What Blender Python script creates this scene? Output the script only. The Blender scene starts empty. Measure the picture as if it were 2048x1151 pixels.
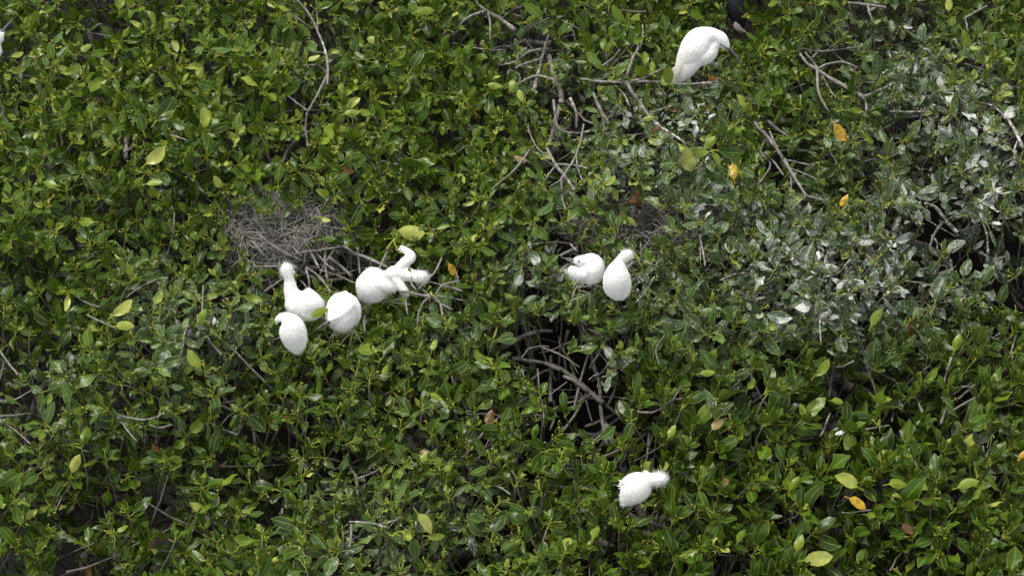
import bpy, math, random
import numpy as np
from mathutils import Vector, Matrix, noise
from mathutils.bvhtree import BVHTree

SEED = 11
random.seed(SEED)
rng = np.random.default_rng(SEED)
scene = bpy.context.scene
col = scene.collection

# ------------------------------------------------------------------ camera
PITCH = math.radians(54.0)          # looking down from the horizontal
DIST = 10.0
HALF = 2.75                         # half of the picture's width at DIST
TX = HALF / DIST
CZ = 2.0                            # mean height of the canopy over the water
D = np.array([0.0, math.cos(PITCH), -math.sin(PITCH)])
Rv = np.array([1.0, 0.0, 0.0])
Uv = np.array([0.0, math.sin(PITCH), math.cos(PITCH)])
Fv = -D
CAM = np.array([0.0, 0.0, CZ]) - D * DIST
cd = bpy.data.cameras.new('camera')
cam = bpy.data.objects.new('camera', cd)
col.objects.link(cam)
cam.location = CAM
cam.rotation_euler = (math.pi / 2 - PITCH, 0, 0)
cd.sensor_fit = 'HORIZONTAL'
cd.angle = 2 * math.atan(TX)
cd.clip_start = 0.1
cd.clip_end = 2000
scene.camera = cam

# ------------------------------------------------------------------ light
SUN_EL, SUN_AZ = math.radians(62), math.radians(-35)
world = bpy.data.worlds.new('World')
scene.world = world
world.use_nodes = True
wn = world.node_tree
wn.nodes.clear()
sky = wn.nodes.new('ShaderNodeTexSky')
sky.sky_type = 'NISHITA'
sky.sun_disc = False
sky.sun_elevation = SUN_EL
sky.sun_rotation = SUN_AZ
hs = wn.nodes.new('ShaderNodeHueSaturation')
hs.inputs['Saturation'].default_value = 0.10
bg = wn.nodes.new('ShaderNodeBackground')
bg.inputs['Strength'].default_value = 0.12
wo = wn.nodes.new('ShaderNodeOutputWorld')
wn.links.new(sky.outputs[0], hs.inputs['Color'])
wn.links.new(hs.outputs[0], bg.inputs['Color'])
wn.links.new(bg.outputs[0], wo.inputs['Surface'])
sd = bpy.data.lights.new('sun', 'SUN')
sd.energy = 1.85
sd.angle = math.radians(20)
sd.color = (1.0, 0.96, 0.88)
sun = bpy.data.objects.new('sun', sd)
col.objects.link(sun)
sun.rotation_euler = (math.pi / 2 - SUN_EL, 0, math.pi - SUN_AZ)
scene.view_settings.view_transform = 'Standard'
scene.view_settings.look = 'None'
scene.view_settings.gamma = 1
scene.view_settings.use_curve_mapping = False
scene.view_settings.exposure = 0.93
scene.cycles.max_bounces = 6

# ------------------------------------------------------------------ helpers
def ray(px, py):
    x = (np.asarray(px, float) - 1024.0) / 1024.0 * TX
    y = -(np.asarray(py, float) - 575.5) / 1024.0 * TX
    return x[..., None] * Rv + y[..., None] * Uv + D


def W(px, py, z):
    """world point under a place in the photograph at height z"""
    d = ray(px, py)
    t = (np.asarray(z, float) - CAM[2]) / d[..., 2]
    return CAM + d * t[..., None]


def Wd(px, py, depth):
    return CAM + ray(px, py) * np.asarray(depth, float)[..., None]


def proj(P):
    q = np.asarray(P, float) - CAM
    dep = q @ D
    return 1024 + (q @ Rv) / dep / TX * 1024, 575.5 - (q @ Uv) / dep / TX * 1024, dep


def nrm(v):
    return v / (np.linalg.norm(v, axis=-1, keepdims=True) + 1e-12)


def mesh_np(name, V, F4=None, F3=None, uv=None, colr=None, smooth=True):
    V = np.ascontiguousarray(np.asarray(V, np.float32).reshape(-1, 3))
    me = bpy.data.meshes.new(name)
    loops, starts, off = [], [], 0
    if F4 is not None and len(F4):
        F4 = np.asarray(F4, np.int32).reshape(-1, 4)
        loops.append(F4.ravel()); starts.append(np.arange(len(F4)) * 4); off = len(F4) * 4
    if F3 is not None and len(F3):
        F3 = np.asarray(F3, np.int32).reshape(-1, 3)
        loops.append(F3.ravel()); starts.append(off + np.arange(len(F3)) * 3)
    L = np.concatenate(loops).astype(np.int32)
    S = np.concatenate(starts).astype(np.int32)
    me.vertices.add(len(V)); me.vertices.foreach_set('co', V.ravel())
    me.loops.add(len(L)); me.loops.foreach_set('vertex_index', L)
    me.polygons.add(len(S)); me.polygons.foreach_set('loop_start', S)
    me.update(calc_edges=True)
    if uv is not None:
        ul = me.uv_layers.new(name='UVMap')
        ul.data.foreach_set('uv', np.asarray(uv, np.float32)[L].ravel())
    if colr is not None:
        at = me.color_attributes.new('col', 'FLOAT_COLOR', 'POINT')
        c = np.ones((len(V), 4), np.float32)
        c[:, :3] = colr
        at.data.foreach_set('color', c.ravel())
    me.polygons.foreach_set('use_smooth', np.full(len(S), smooth, bool))
    me.validate()
    return me


def link(name, data, mat=None, parent=None, kind=None, label=None, cat=None, group=None, ocol=None):
    o = bpy.data.objects.new(name, data)
    col.objects.link(o)
    if mat is not None and data is not None and len(data.materials) == 0:
        data.materials.append(mat)
    if parent is not None:
        o.parent = parent
        o.matrix_parent_inverse = Matrix.Translation(-Vector(parent.location))
    if kind: o['kind'] = kind
    if label: o['label'] = label
    if cat: o['category'] = cat
    if group: o['group'] = group
    if ocol is not None: o.color = ocol
    return o


def empty(name, loc, label, cat, group=None):
    o = bpy.data.objects.new(name, None)
    col.objects.link(o)
    o.location = tuple(float(v) for v in loc)
    o['label'] = label; o['category'] = cat
    if group: o['group'] = group
    return o


def tubes(P, Rd, S=6, jitter=0.0, colr=None):
    """P (N,K,3) paths, Rd (N,K) radii -> verts, quads, colours; ends are closed to a point"""
    P = np.asarray(P, float); Rd = np.asarray(Rd, float)
    if P.ndim == 2: P = P[None]; Rd = Rd[None]
    if colr is not None:
        colr = np.asarray(colr, float)
        if colr.ndim == 2: colr = colr[None]
    N, K, _ = P.shape
    T = nrm(np.gradient(P, axis=1))
    m = np.abs(nrm(P[:, -1] - P[:, 0])[:, 2]) > 0.8
    ref = np.where(m[:, None], np.array([[1.0, 0.1, 0]]), np.array([[0, 0.05, 1.0]]))[:, None, :]
    A = nrm(np.cross(T, ref)); B = np.cross(A, T)
    P = np.concatenate([P[:, :1], P, P[:, -1:]], 1)
    A = np.concatenate([A[:, :1], A, A[:, -1:]], 1); B = np.concatenate([B[:, :1], B, B[:, -1:]], 1)
    Rd = np.concatenate([Rd[:, :1] * .02, Rd, Rd[:, -1:] * .02], 1)
    if colr is not None: colr = np.concatenate([colr[:, :1], colr, colr[:, -1:]], 1)
    K += 2
    th = np.arange(S) / S * 2 * np.pi
    rr = Rd[:, :, None] * (1 + jitter * rng.standard_normal((N, K, S)))
    V = P[:, :, None] + rr[..., None] * (np.cos(th)[None, None, :, None] * A[:, :, None] + np.sin(th)[None, None, :, None] * B[:, :, None])
    idx = np.arange(N * K * S).reshape(N, K, S)
    a = idx[:, :-1]; b = np.roll(idx, -1, 2)[:, :-1]; c = np.roll(idx, -1, 2)[:, 1:]; d = idx[:, 1:]
    Q = np.stack([a, b, c, d], -1).reshape(-1, 4)
    C = None
    if colr is not None:
        C = np.broadcast_to(colr[:, :, None, :], (N, K, S, 3)).reshape(-1, 3)
    return V.reshape(-1, 3), Q, C


def catmull(P, n):
    P = np.asarray(P, float)
    Q = np.vstack([2 * P[0] - P[1], P, 2 * P[-1] - P[-2]])
    t = np.linspace(0, len(P) - 1 - 1e-9, n)
    i = t.astype(int); f = (t - i)[:, None]
    p0, p1, p2, p3 = Q[i], Q[i + 1], Q[i + 2], Q[i + 3]
    return .5 * (2 * p1 + (p2 - p0) * f + (2 * p0 - 5 * p1 + 4 * p2 - p3) * f ** 2 + (3 * p1 - p0 - 3 * p2 + p3) * f ** 3)


def vnoise(x, y, s, seed):
    """cheap smooth value noise on arrays"""
    r = np.random.default_rng(seed).random((64, 64)) * 2 - 1
    x = x * s + 31.7; y = y * s + 17.3
    xi = np.floor(x).astype(int); yi = np.floor(y).astype(int)
    fx = x - xi; fy = y - yi
    fx = fx * fx * (3 - 2 * fx); fy = fy * fy * (3 - 2 * fy)
    g = lambda a, b: r[a % 64, b % 64]
    return (g(xi, yi) * (1 - fx) + g(xi + 1, yi) * fx) * (1 - fy) + (g(xi, yi + 1) * (1 - fx) + g(xi + 1, yi + 1) * fx) * fy


def smooth01(x):
    x = np.clip(x, 0, 1)
    return x * x * (3 - 2 * x)


# ------------------------------------------------------------------ materials
def new_mat(name):
    m = bpy.data.materials.new(name)
    m.use_nodes = True
    nt = m.node_tree
    nt.nodes.clear()
    return m, nt, nt.nodes, nt.links


def N(nodes, typ, **kw):
    n = nodes.new(typ)
    for k, v in kw.items():
        setattr(n, k, v)
    return n


def math_node(nt, op, a, b=None, c=None, clamp=False):
    n = nt.nodes.new('ShaderNodeMath'); n.operation = op; n.use_clamp = clamp
    for i, v in enumerate((a, b, c)):
        if v is None: continue
        if isinstance(v, (int, float)): n.inputs[i].default_value = v
        else: nt.links.new(v, n.inputs[i])
    return n.outputs[0]


def mixc(nt, f, a, b):
    n = nt.nodes.new('ShaderNodeMix'); n.data_type = 'RGBA'
    for s, v in ((n.inputs[0], f), (n.inputs[6], a), (n.inputs[7], b)):
        if isinstance(v, (int, float)): s.default_value = v
        elif isinstance(v, tuple): s.default_value = (*v, 1) if len(v) == 3 else v
        else: nt.links.new(v, s)
    return n.outputs[2]


def ramp(nt, f, stops, interp='LINEAR'):
    n = nt.nodes.new('ShaderNodeValToRGB')
    n.color_ramp.interpolation = interp
    e = n.color_ramp.elements
    while len(e) < len(stops): e.new(0.5)
    for el, (p, c) in zip(e, stops):
        el.position = p
        el.color = (*c, 1) if len(c) == 3 else c
    nt.links.new(f, n.inputs[0])
    return n.outputs[0]


def sstep(nt, v, lo, hi):
    n = nt.nodes.new('ShaderNodeMapRange'); n.interpolation_type = 'SMOOTHSTEP'
    nt.links.new(v, n.inputs[0])
    for i, x in ((1, lo), (2, hi)):
        if isinstance(x, (int, float)): n.inputs[i].default_value = x
        else: nt.links.new(x, n.inputs[i])
    return n.outputs[0]


def leaf_material():
    m, nt, nd, lk = new_mat('mangrove_leaf')
    at = N(nd, 'ShaderNodeAttribute', attribute_name='col')
    oi = N(nd, 'ShaderNodeObjectInfo')
    # an object's colour (single leaves) or the vertex colour (massed leaves): r tint, g droppings, b age class
    add = nd.new('ShaderNodeVectorMath'); add.operation = 'ADD'
    lk.new(at.outputs['Color'], add.inputs[0]); lk.new(oi.outputs['Color'], add.inputs[1])
    sp = nd.new('ShaderNodeSeparateXYZ'); lk.new(add.outputs[0], sp.inputs[0])
    tint, guano, age = sp.outputs
    uvn = N(nd, 'ShaderNodeUVMap', uv_map='UVMap')
    su = nd.new('ShaderNodeSeparateXYZ'); lk.new(uvn.outputs[0], su.inputs[0])
    u, v = su.outputs[0], su.outputs[1]
    av = math_node(nt, 'ABSOLUTE', math_node(nt, 'MULTIPLY', math_node(nt, 'SUBTRACT', v, .5), 2.0))
    geo = nd.new('ShaderNodeNewGeometry')
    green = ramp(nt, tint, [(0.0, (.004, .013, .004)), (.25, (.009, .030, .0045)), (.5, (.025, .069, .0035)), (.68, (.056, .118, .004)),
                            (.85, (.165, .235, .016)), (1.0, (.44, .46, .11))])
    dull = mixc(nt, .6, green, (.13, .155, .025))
    base = mixc(nt, math_node(nt, 'MULTIPLY', geo.outputs['Backfacing'], .75), green, dull)
    # broad mottling in the blade
    nz = N(nd, 'ShaderNodeTexNoise'); nz.inputs['Scale'].default_value = 38; nz.inputs['Detail'].default_value = 3
    lk.new(geo.outputs['Position'], nz.inputs['Vector'])
    mott = sstep(nt, nz.outputs[0], .35, .75)
    base = mixc(nt, math_node(nt, 'MULTIPLY', mott, .28), base, (.045, .058, .008))
    # midrib, side veins and margin
    rib = math_node(nt, 'SUBTRACT', 1.0, sstep(nt, av, .02, .10), clamp=True)
    wv = math_node(nt, 'SINE', math_node(nt, 'MULTIPLY', math_node(nt, 'SUBTRACT', u, math_node(nt, 'MULTIPLY', av, .18)), 75.0))
    vein = math_node(nt, 'MULTIPLY', sstep(nt, wv, .55, 1.0), .13)
    mar = sstep(nt, av, .90, .97)
    edge = math_node(nt, 'MAXIMUM', math_node(nt, 'MULTIPLY', rib, .62), math_node(nt, 'MULTIPLY', mar, .78))
    edge = math_node(nt, 'MAXIMUM', edge, vein)
    base = mixc(nt, edge, base, (.28, .37, .03))
    pet = math_node(nt, 'LESS_THAN', u, 0.001)
    base = mixc(nt, pet, base, (.36, .41, .04))
    # dying leaves
    mott2 = sstep(nt, nz.outputs[0], .48, .56)
    agec = ramp(nt, age, [(0.0, (.4, .30, .02)), (.33, (.62, .36, .02)), (.55, (.33, .24, .14)), (.75, (.13, .042, .015)), (1.0, (.05, .022, .012))])
    spot = mixc(nt, math_node(nt, 'MULTIPLY', mott2, .55), agec, (.14, .12, .02))
    base = mixc(nt, sstep(nt, age, .02, .12), base, spot)
    # droppings: film, splashes and fine specks
    cmb = nd.new('ShaderNodeCombineXYZ')
    lk.new(math_node(nt, 'MULTIPLY', u, .35), cmb.inputs[0]); lk.new(math_node(nt, 'MULTIPLY', v, 1.1), cmb.inputs[1])
    lk.new(math_node(nt, 'MULTIPLY', tint, 37.0), cmb.inputs[2])
    offs = nd.new('ShaderNodeVectorMath'); offs.operation = 'ADD'
    lk.new(cmb.outputs[0], offs.inputs[0])
    sc = nd.new('ShaderNodeVectorMath'); sc.operation = 'SCALE'; sc.inputs['Scale'].default_value = .9
    lk.new(geo.outputs['Position'], sc.inputs[0]); lk.new(sc.outputs[0], offs.inputs[1])
    n1 = N(nd, 'ShaderNodeTexNoise'); n1.inputs['Scale'].default_value = 9.5; n1.inputs['Detail'].default_value = 8
    n1.inputs['Roughness'].default_value = .76; n1.inputs['Distortion'].default_value = .6
    lk.new(offs.outputs[0], n1.inputs['Vector'])
    n3 = N(nd, 'ShaderNodeTexNoise'); n3.inputs['Scale'].default_value = 7; n3.inputs['Detail'].default_value = 3
    lk.new(geo.outputs['Position'], n3.inputs['Vector'])
    gl = math_node(nt, 'MULTIPLY', guano, math_node(nt, 'ADD', .35, math_node(nt, 'MULTIPLY', sstep(nt, n3.outputs[0], .42, .60), .95)))
    thr = math_node(nt, 'SUBTRACT', .735, math_node(nt, 'MULTIPLY', gl, .255))
    spl = sstep(nt, n1.outputs[0], thr, math_node(nt, 'ADD', thr, .10))
    vo = N(nd, 'ShaderNodeTexVoronoi'); vo.inputs['Scale'].default_value = 95
    lk.new(geo.outputs['Position'], vo.inputs['Vector'])
    sv = nd.new('ShaderNodeSeparateColor'); lk.new(vo.outputs['Color'], sv.inputs[0])
    rad = math_node(nt, 'MULTIPLY', math_node(nt, 'SUBTRACT', sv.outputs[0], math_node(nt, 'SUBTRACT', .90, math_node(nt, 'MULTIPLY', guano, .5))), 1.6)
    rad = math_node(nt, 'MINIMUM', rad, .30)
    dots = math_node(nt, 'MULTIPLY', math_node(nt, 'LESS_THAN', vo.outputs['Distance'], rad), .75)
    film = math_node(nt, 'MULTIPLY', math_node(nt, 'MULTIPLY', guano, .50, clamp=True), math_node(nt, 'ADD', sstep(nt, n1.outputs[0], .36, .62), .15), clamp=True)
    base = mixc(nt, film, base, (.16, .20, .17))
    wh = math_node(nt, 'MAXIMUM', math_node(nt, 'MULTIPLY', spl, .92), dots)
    base = mixc(nt, wh, base, (.64, .655, .63))
    bs = nd.new('ShaderNodeBsdfPrincipled')
    lk.new(base, bs.inputs['Base Color'])
    rough = math_node(nt, 'ADD', .29, math_node(nt, 'MULTIPLY', math_node(nt, 'MAXIMUM', wh, film), .4))
    rough = math_node(nt, 'ADD', rough, math_node(nt, 'MULTIPLY', geo.outputs['Backfacing'], .2))
    lk.new(rough, bs.inputs['Roughness'])
    bs.inputs['Specular IOR Level'].default_value = .30
    bp = nd.new('ShaderNodeBump'); bp.inputs['Strength'].default_value = .25; bp.inputs['Distance'].default_value = .002
    hgt = math_node(nt, 'ADD', math_node(nt, 'MULTIPLY', rib, -1.0), math_node(nt, 'ADD', vein, math_node(nt, 'MULTIPLY', wh, 1.0)))
    lk.new(hgt, bp.inputs['Height']); lk.new(bp.outputs[0], bs.inputs['Normal'])
    tr = nd.new('ShaderNodeBsdfTranslucent')
    lk.new(mixc(nt, .5, base, (.16, .26, .02)), tr.inputs['Color'])
    ms = nd.new('ShaderNodeMixShader')
    lk.new(math_node(nt, 'MULTIPLY', math_node(nt, 'SUBTRACT', 1.0, wh), .16), ms.inputs[0])
    lk.new(bs.outputs[0], ms.inputs[1]); lk.new(tr.outputs[0], ms.inputs[2])
    out = nd.new('ShaderNodeOutputMaterial'); lk.new(ms.outputs[0], out.inputs[0])
    return m


def bark_material():
    m, nt, nd, lk = new_mat('mangrove_bark')
    at = N(nd, 'ShaderNodeAttribute', attribute_name='col')
    sp = nd.new('ShaderNodeSeparateXYZ'); lk.new(at.outputs['Vector'], sp.inputs[0])
    geo = nd.new('ShaderNodeNewGeometry')
    n1 = N(nd, 'ShaderNodeTexNoise'); n1.inputs['Scale'].default_value = 45; n1.inputs['Detail'].default_value = 6
    lk.new(geo.outputs['Position'], n1.inputs['Vector'])
    n2 = N(nd, 'ShaderNodeTexNoise'); n2.inputs['Scale'].default_value = 260; n2.inputs['Detail'].default_value = 2
    lk.new(geo.outputs['Position'], n2.inputs['Vector'])
    age = sp.outputs[0]
    bark = ramp(nt, n1.outputs[0], [(.25, (.085, .078, .070)), (.5, (.235, .220, .200)), (.72, (.38, .36, .335))])
    bark = mixc(nt, math_node(nt, 'MULTIPLY', n2.outputs[0], .40), bark, (.06, .05, .045))
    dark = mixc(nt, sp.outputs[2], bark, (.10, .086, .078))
    c = mixc(nt, math_node(nt, 'SUBTRACT', 1.0, sstep(nt, age, .15, .55), clamp=True), dark, (.22, .27, .05))
    thr = math_node(nt, 'SUBTRACT', .78, math_node(nt, 'MULTIPLY', sp.outputs[1], .24))
    spl = sstep(nt, n1.outputs[0], thr, math_node(nt, 'ADD', thr, .06))
    c = mixc(nt, math_node(nt, 'MULTIPLY', spl, .8), c, (.60, .59, .55))
    bs = nd.new('ShaderNodeBsdfPrincipled')
    lk.new(c, bs.inputs['Base Color'])
    bs.inputs['Roughness'].default_value = .82
    bs.inputs['Specular IOR Level'].default_value = .25
    bp = nd.new('ShaderNodeBump'); bp.inputs['Strength'].default_value = .7; bp.inputs['Distance'].default_value = .004
    lk.new(n1.outputs[0], bp.inputs['Height']); lk.new(bp.outputs[0], bs.inputs['Normal'])
    out = nd.new('ShaderNodeOutputMaterial'); lk.new(bs.outputs[0], out.inputs[0])
    return m


def simple_mat(name, c, rough=.6, spec=.4, noise=None, nscale=60, bump=0.0, objvar=0.0, transl=0.0):
    m, nt, nd, lk = new_mat(name)
    bs = nd.new('ShaderNodeBsdfPrincipled')
    geo = nd.new('ShaderNodeNewGeometry')
    n1 = N(nd, 'ShaderNodeTexNoise'); n1.inputs['Scale'].default_value = nscale; n1.inputs['Detail'].default_value = 4
    lk.new(geo.outputs['Position'], n1.inputs['Vector'])
    cc = mixc(nt, sstep(nt, n1.outputs[0], .35, .68), c, noise or c)
    if objvar:
        oi = N(nd, 'ShaderNodeObjectInfo')
        at = N(nd, 'ShaderNodeAttribute', attribute_name='col')
        sp = nd.new('ShaderNodeSeparateXYZ'); lk.new(at.outputs['Vector'], sp.inputs[0])
        f = math_node(nt, 'FRACT', math_node(nt, 'ADD', oi.outputs['Random'], sp.outputs[0]))
        cc = mixc(nt, math_node(nt, 'MULTIPLY', f, objvar), cc, tuple(x * .35 for x in c))
    lk.new(cc, bs.inputs['Base Color'])
    bs.inputs['Roughness'].default_value = rough
    bs.inputs['Specular IOR Level'].default_value = spec
    if bump:
        bp = nd.new('ShaderNodeBump'); bp.inputs['Strength'].default_value = bump; bp.inputs['Distance'].default_value = .003
        lk.new(n1.outputs[0], bp.inputs['Height']); lk.new(bp.outputs[0], bs.inputs['Normal'])
    out = nd.new('ShaderNodeOutputMaterial')
    if transl:
        tr = nd.new('ShaderNodeBsdfTranslucent'); lk.new(cc, tr.inputs['Color'])
        ms = nd.new('ShaderNodeMixShader'); ms.inputs[0].default_value = transl
        lk.new(bs.outputs[0], ms.inputs[1]); lk.new(tr.outputs[0], ms.inputs[2]); lk.new(ms.outputs[0], out.inputs[0])
    else:
        lk.new(bs.outputs[0], out.inputs[0])
    return m


M_LEAF = leaf_material()
M_BARK = bark_material()
M_STALK = simple_mat('flower_stalk', (.30, .36, .045), .5, .4, (.38, .40, .06), 30)
M_STICK = simple_mat('dead_stick', (.39, .37, .345), .85, .2, (.23, .21, .19), 120, .4, objvar=.75)
M_STICKB = simple_mat('brown_stick', (.28, .255, .23), .85, .2, (.15, .13, .11), 120, .4, objvar=.7)
M_WHITE = simple_mat('white_plumage', (.88, .88, .87), .9, .1, (.84, .835, .81), 55, .3)
M_DOWN = simple_mat('white_down', (.84, .84, .83), .9, .1, (.80, .80, .79), 80, 0, transl=.3)
M_PLUME = simple_mat('cream_plume', (.90, .88, .80), .9, .1, (.88, .84, .73), 120, 0, transl=.15)
M_WING = simple_mat('wing_feathers', (.86, .86, .86), .85, .1, (.78, .785, .80), 120, .3)
M_QUILL = simple_mat('quill_sheath', (.36, .35, .37), .6, .3, (.5, .48, .47), 200, .2)
M_BILL = simple_mat('slate_bill', (.045, .05, .075), .42, .5, (.12, .13, .17), 60, .1)
M_CBILL = simple_mat('chick_bill', (.05, .045, .055), .45, .5, (.16, .13, .14), 70, .1)
M_EYE = simple_mat('eye', (.02, .022, .025), .15, .6)
M_IRIS = simple_mat('pale_iris', (.22, .25, .24), .3, .5)
M_BLACKLEG = simple_mat('black_leg', (.03, .032, .035), .55, .4, (.07, .07, .075), 90, .3)
M_YTOE = simple_mat('yellow_toe', (.60, .33, .07), .5, .4, (.48, .25, .05), 90, .3)
M_CLEG = simple_mat('olive_leg', (.40, .42, .23), .5, .4, (.46, .45, .29), 90, .3)
M_SLATE = simple_mat('slate_plumage', (.018, .020, .032), .7, .25, (.035, .037, .05), 90, .4)
M_PALEB = simple_mat('pale_belly', (.42, .38, .36), .9, .1, (.3, .27, .25), 90, .3)
M_FRUIT = simple_mat('brown_fruit', (.13, .085, .05), .7, .3, (.2, .14, .08), 90, .3)
M_FLAKE = simple_mat('rusty_wood', (.19, .085, .04), .85, .2, (.07, .05, .04), 45, .8)

# ------------------------------------------------------------------ water under the mangroves
def water():
    m, nt, nd, lk = new_mat('dark_water')
    geo = nd.new('ShaderNodeNewGeometry')
    n1 = N(nd, 'ShaderNodeTexNoise'); n1.inputs['Scale'].default_value = 2.5; n1.inputs['Detail'].default_value = 5
    lk.new(geo.outputs['Position'], n1.inputs['Vector'])
    c = ramp(nt, n1.outputs[0], [(.3, (.003, .003, .002)), (.7, (.009, .007, .005))])
    bs = nd.new('ShaderNodeBsdfPrincipled'); lk.new(c, bs.inputs['Base Color'])
    bs.inputs['Roughness'].default_value = .3; bs.inputs['Specular IOR Level'].default_value = .04
    n2 = N(nd, 'ShaderNodeTexNoise'); n2.inputs['Scale'].default_value = 14; n2.inputs['Detail'].default_value = 3
    lk.new(geo.outputs['Position'], n2.inputs['Vector'])
    bp = nd.new('ShaderNodeBump'); bp.inputs['Strength'].default_value = .2; bp.inputs['Distance'].default_value = .02
    lk.new(n2.outputs[0], bp.inputs['Height']); lk.new(bp.outputs[0], bs.inputs['Normal'])
    out = nd.new('ShaderNodeOutputMaterial'); lk.new(bs.outputs[0], out.inputs[0])
    g = 41
    xs = np.linspace(-400, 400, g)
    X, Y = np.meshgrid(xs, xs, indexing='ij')
    V = np.stack([X, Y, np.zeros_like(X)], -1).reshape(-1, 3)
    i = np.arange(g * g).reshape(g, g)
    Q = np.stack([i[:-1, :-1], i[1:, :-1], i[1:, 1:], i[:-1, 1:]], -1).reshape(-1, 4)
    link('water', mesh_np('water', V, Q), m, kind='structure')


water()

# ------------------------------------------------------------------ canopy height and character, set out over the plan
# hollows: px, py, rx, ry, depth (m), share of rosettes left out
HOLES = [(1125, 722, 86, 62, .8, .90), (1080, 655, 60, 26, .6, .9), (1190, 815, 62, 45, .9, .95), (1880, 492, 112, 66, 1.1, .97),
         (2045, 585, 55, 46, .9, .96), (1800, 470, 45, 34, .8, .7), (1000, 705, 40, 30, .5, .6), (1230, 870, 60, 24, .6, .8), (655, 520, 95, 36, .42, .97), (540, 478, 84, 34, .16, .90), (560, 430, 80, 40, .1, .25), (530, 575, 45, 40, .3, .8),
         (1060, 98, 60, 24, .5, .85), (1140, 200, 55, 38, .5, .85), (955, 275, 45, 24, .4, .7), (1125, 320, 40, 40, .3, .5),
         (22, 96, 34, 30, .5, .9), (12, 735, 24, 42, .5, .85), (320, 848, 45, 14, .35, .7), (722, 918, 42, 24, .5, .85),
         (1310, 440, 125, 48, .2, .48), (1150, 505, 45, 20, .4, .9), (1480, 75, 46, 26, .2, .55), (1475, 20, 44, 40, .2, .55),
         (840, 590, 60, 40, .25, .6), (1560, 300, 60, 40, .3, .6), (1610, 385, 40, 32, .25, .5), (2025, 270, 35, 60, .4, .7),
         (250, 640, 30, 14, .3, .6), (905, 60, 30, 22, .4, .4), (240, 700, 20, 14, .4, .5), (1310, 850, 50, 24, .4, .75),
         (1650, 150, 60, 40, .3, .5), (430, 30, 40, 20, .4, .5), (250, 280, 24, 20, .4, .5), (540, 1030, 28, 18, .4, .6), (1760, 860, 26, 30, .4, .6),
         (1100, 480, 24, 14, .4, .6), (210, 60, 22, 18, .4, .5), (200, 320, 22, 14, .4, .5), (245, 530, 22, 14, .4, .5),
         (380, 870, 22, 12, .4, .5), (580, 870, 24, 16, .4, .5), (1480, 780, 20, 20, .4, .4), (1690, 1020, 30, 12, .35, .6), (1000, 720, 30, 16, .4, .5),
         (640, 70, 34, 40, .25, .6), (625, 200, 34, 30, .3, .6), (760, 690, 20, 14, .3, .4), (1090, 830, 30, 16, .5, .5)]
rr_ = random.Random(5)
for _ in range(38):
    HOLES.append((rr_.uniform(-60, 2100), rr_.uniform(-40, 1180), rr_.uniform(12, 26), rr_.uniform(8, 16), rr_.uniform(.3, .5), .65))
GUANO = [(1100, 150, 70, .45), (1375, 235, 55, .9), (1790, 80, 95, .75), (1835, 190, 70, 1.0), (1440, 165, 50, .7), (2005, 420, 95, 1.0),
         (2000, 300, 70, .7), (1610, 590, 85, 1.15), (1700, 570, 85, .95), (1490, 560, 120, .75), (1060, 540, 75, .85), (1390, 430, 55, .9), (1420, 370, 45, .8),
         (1340, 300, 110, .6), (880, 415, 32, .8), (655, 90, 45, .95), (610, 130, 40, .6), (1100, 640, 100, .5), (1225, 745, 40, .9),
         (895, 680, 60, .6), (390, 690, 120, .62), (85, 790, 80, .8), (960, 1020, 70, .6), (760, 1070, 120, .65), (1930, 220, 120, .8), (1600, 470, 90, .6), (1700, 300, 90, .5), (1850, 400, 80, .7), (1200, 260, 130, .55),
         (1800, 640, 120, .6), (1660, 40, 60, .4), (1030, 70, 60, .5), (1280, 600, 90, .7), (330, 620, 80, .4), (1800, 420, 50, .7), (1780, 520, 50, .8),
         (1440, 840, 30, .6), (30, 560, 50, .3), (480, 640, 70, .4), (1950, 540, 80, .8), (1420, 60, 40, .6), (1200, 370, 80, .35), (60, 130, 60, .35), (200, 190, 30, .4),
         (1930, 930, 70, .3), (1420, 720, 80, .3), (590, 360, 50, .12)]
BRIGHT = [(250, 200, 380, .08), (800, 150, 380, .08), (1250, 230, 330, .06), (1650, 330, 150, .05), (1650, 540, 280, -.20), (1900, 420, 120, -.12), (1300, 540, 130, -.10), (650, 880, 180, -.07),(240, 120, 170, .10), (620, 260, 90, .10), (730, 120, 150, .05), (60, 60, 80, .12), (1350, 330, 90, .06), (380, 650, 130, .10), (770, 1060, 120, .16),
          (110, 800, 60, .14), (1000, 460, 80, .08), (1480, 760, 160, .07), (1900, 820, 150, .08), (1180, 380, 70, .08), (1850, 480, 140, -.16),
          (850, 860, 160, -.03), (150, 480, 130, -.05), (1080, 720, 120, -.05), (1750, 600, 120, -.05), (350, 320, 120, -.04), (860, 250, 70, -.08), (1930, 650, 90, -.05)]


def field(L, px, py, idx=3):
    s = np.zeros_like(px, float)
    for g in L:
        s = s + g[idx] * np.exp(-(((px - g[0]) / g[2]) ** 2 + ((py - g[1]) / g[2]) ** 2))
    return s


def holes(px, py):
    dep = np.zeros_like(px, float); skip = np.zeros_like(px, float)
    for h in HOLES:
        q = np.sqrt(((px - h[0]) / h[2]) ** 2 + ((py - h[1]) / h[3]) ** 2)
        f = smooth01((1.35 - q) / .6)
        dep = np.maximum(dep, f * h[4]); skip = np.maximum(skip, f * h[5])
    return dep, skip


def height0(x, y):
    return CZ + .13 * vnoise(x, y, .8, 3) + .13 * vnoise(x, y, 1.9, 4) + .06 * vnoise(x, y, 4.4, 5)


def surf(px, py):
    """height of the open canopy under a place in the photograph (holes not counted)"""
    px = np.asarray(px, float); py = np.asarray(py, float)
    z = np.full(px.shape, CZ)
    for _ in range(6):
        p = W(px, py, z)
        z = .5 * z + .5 * height0(p[..., 0], p[..., 1])
    return z


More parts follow.
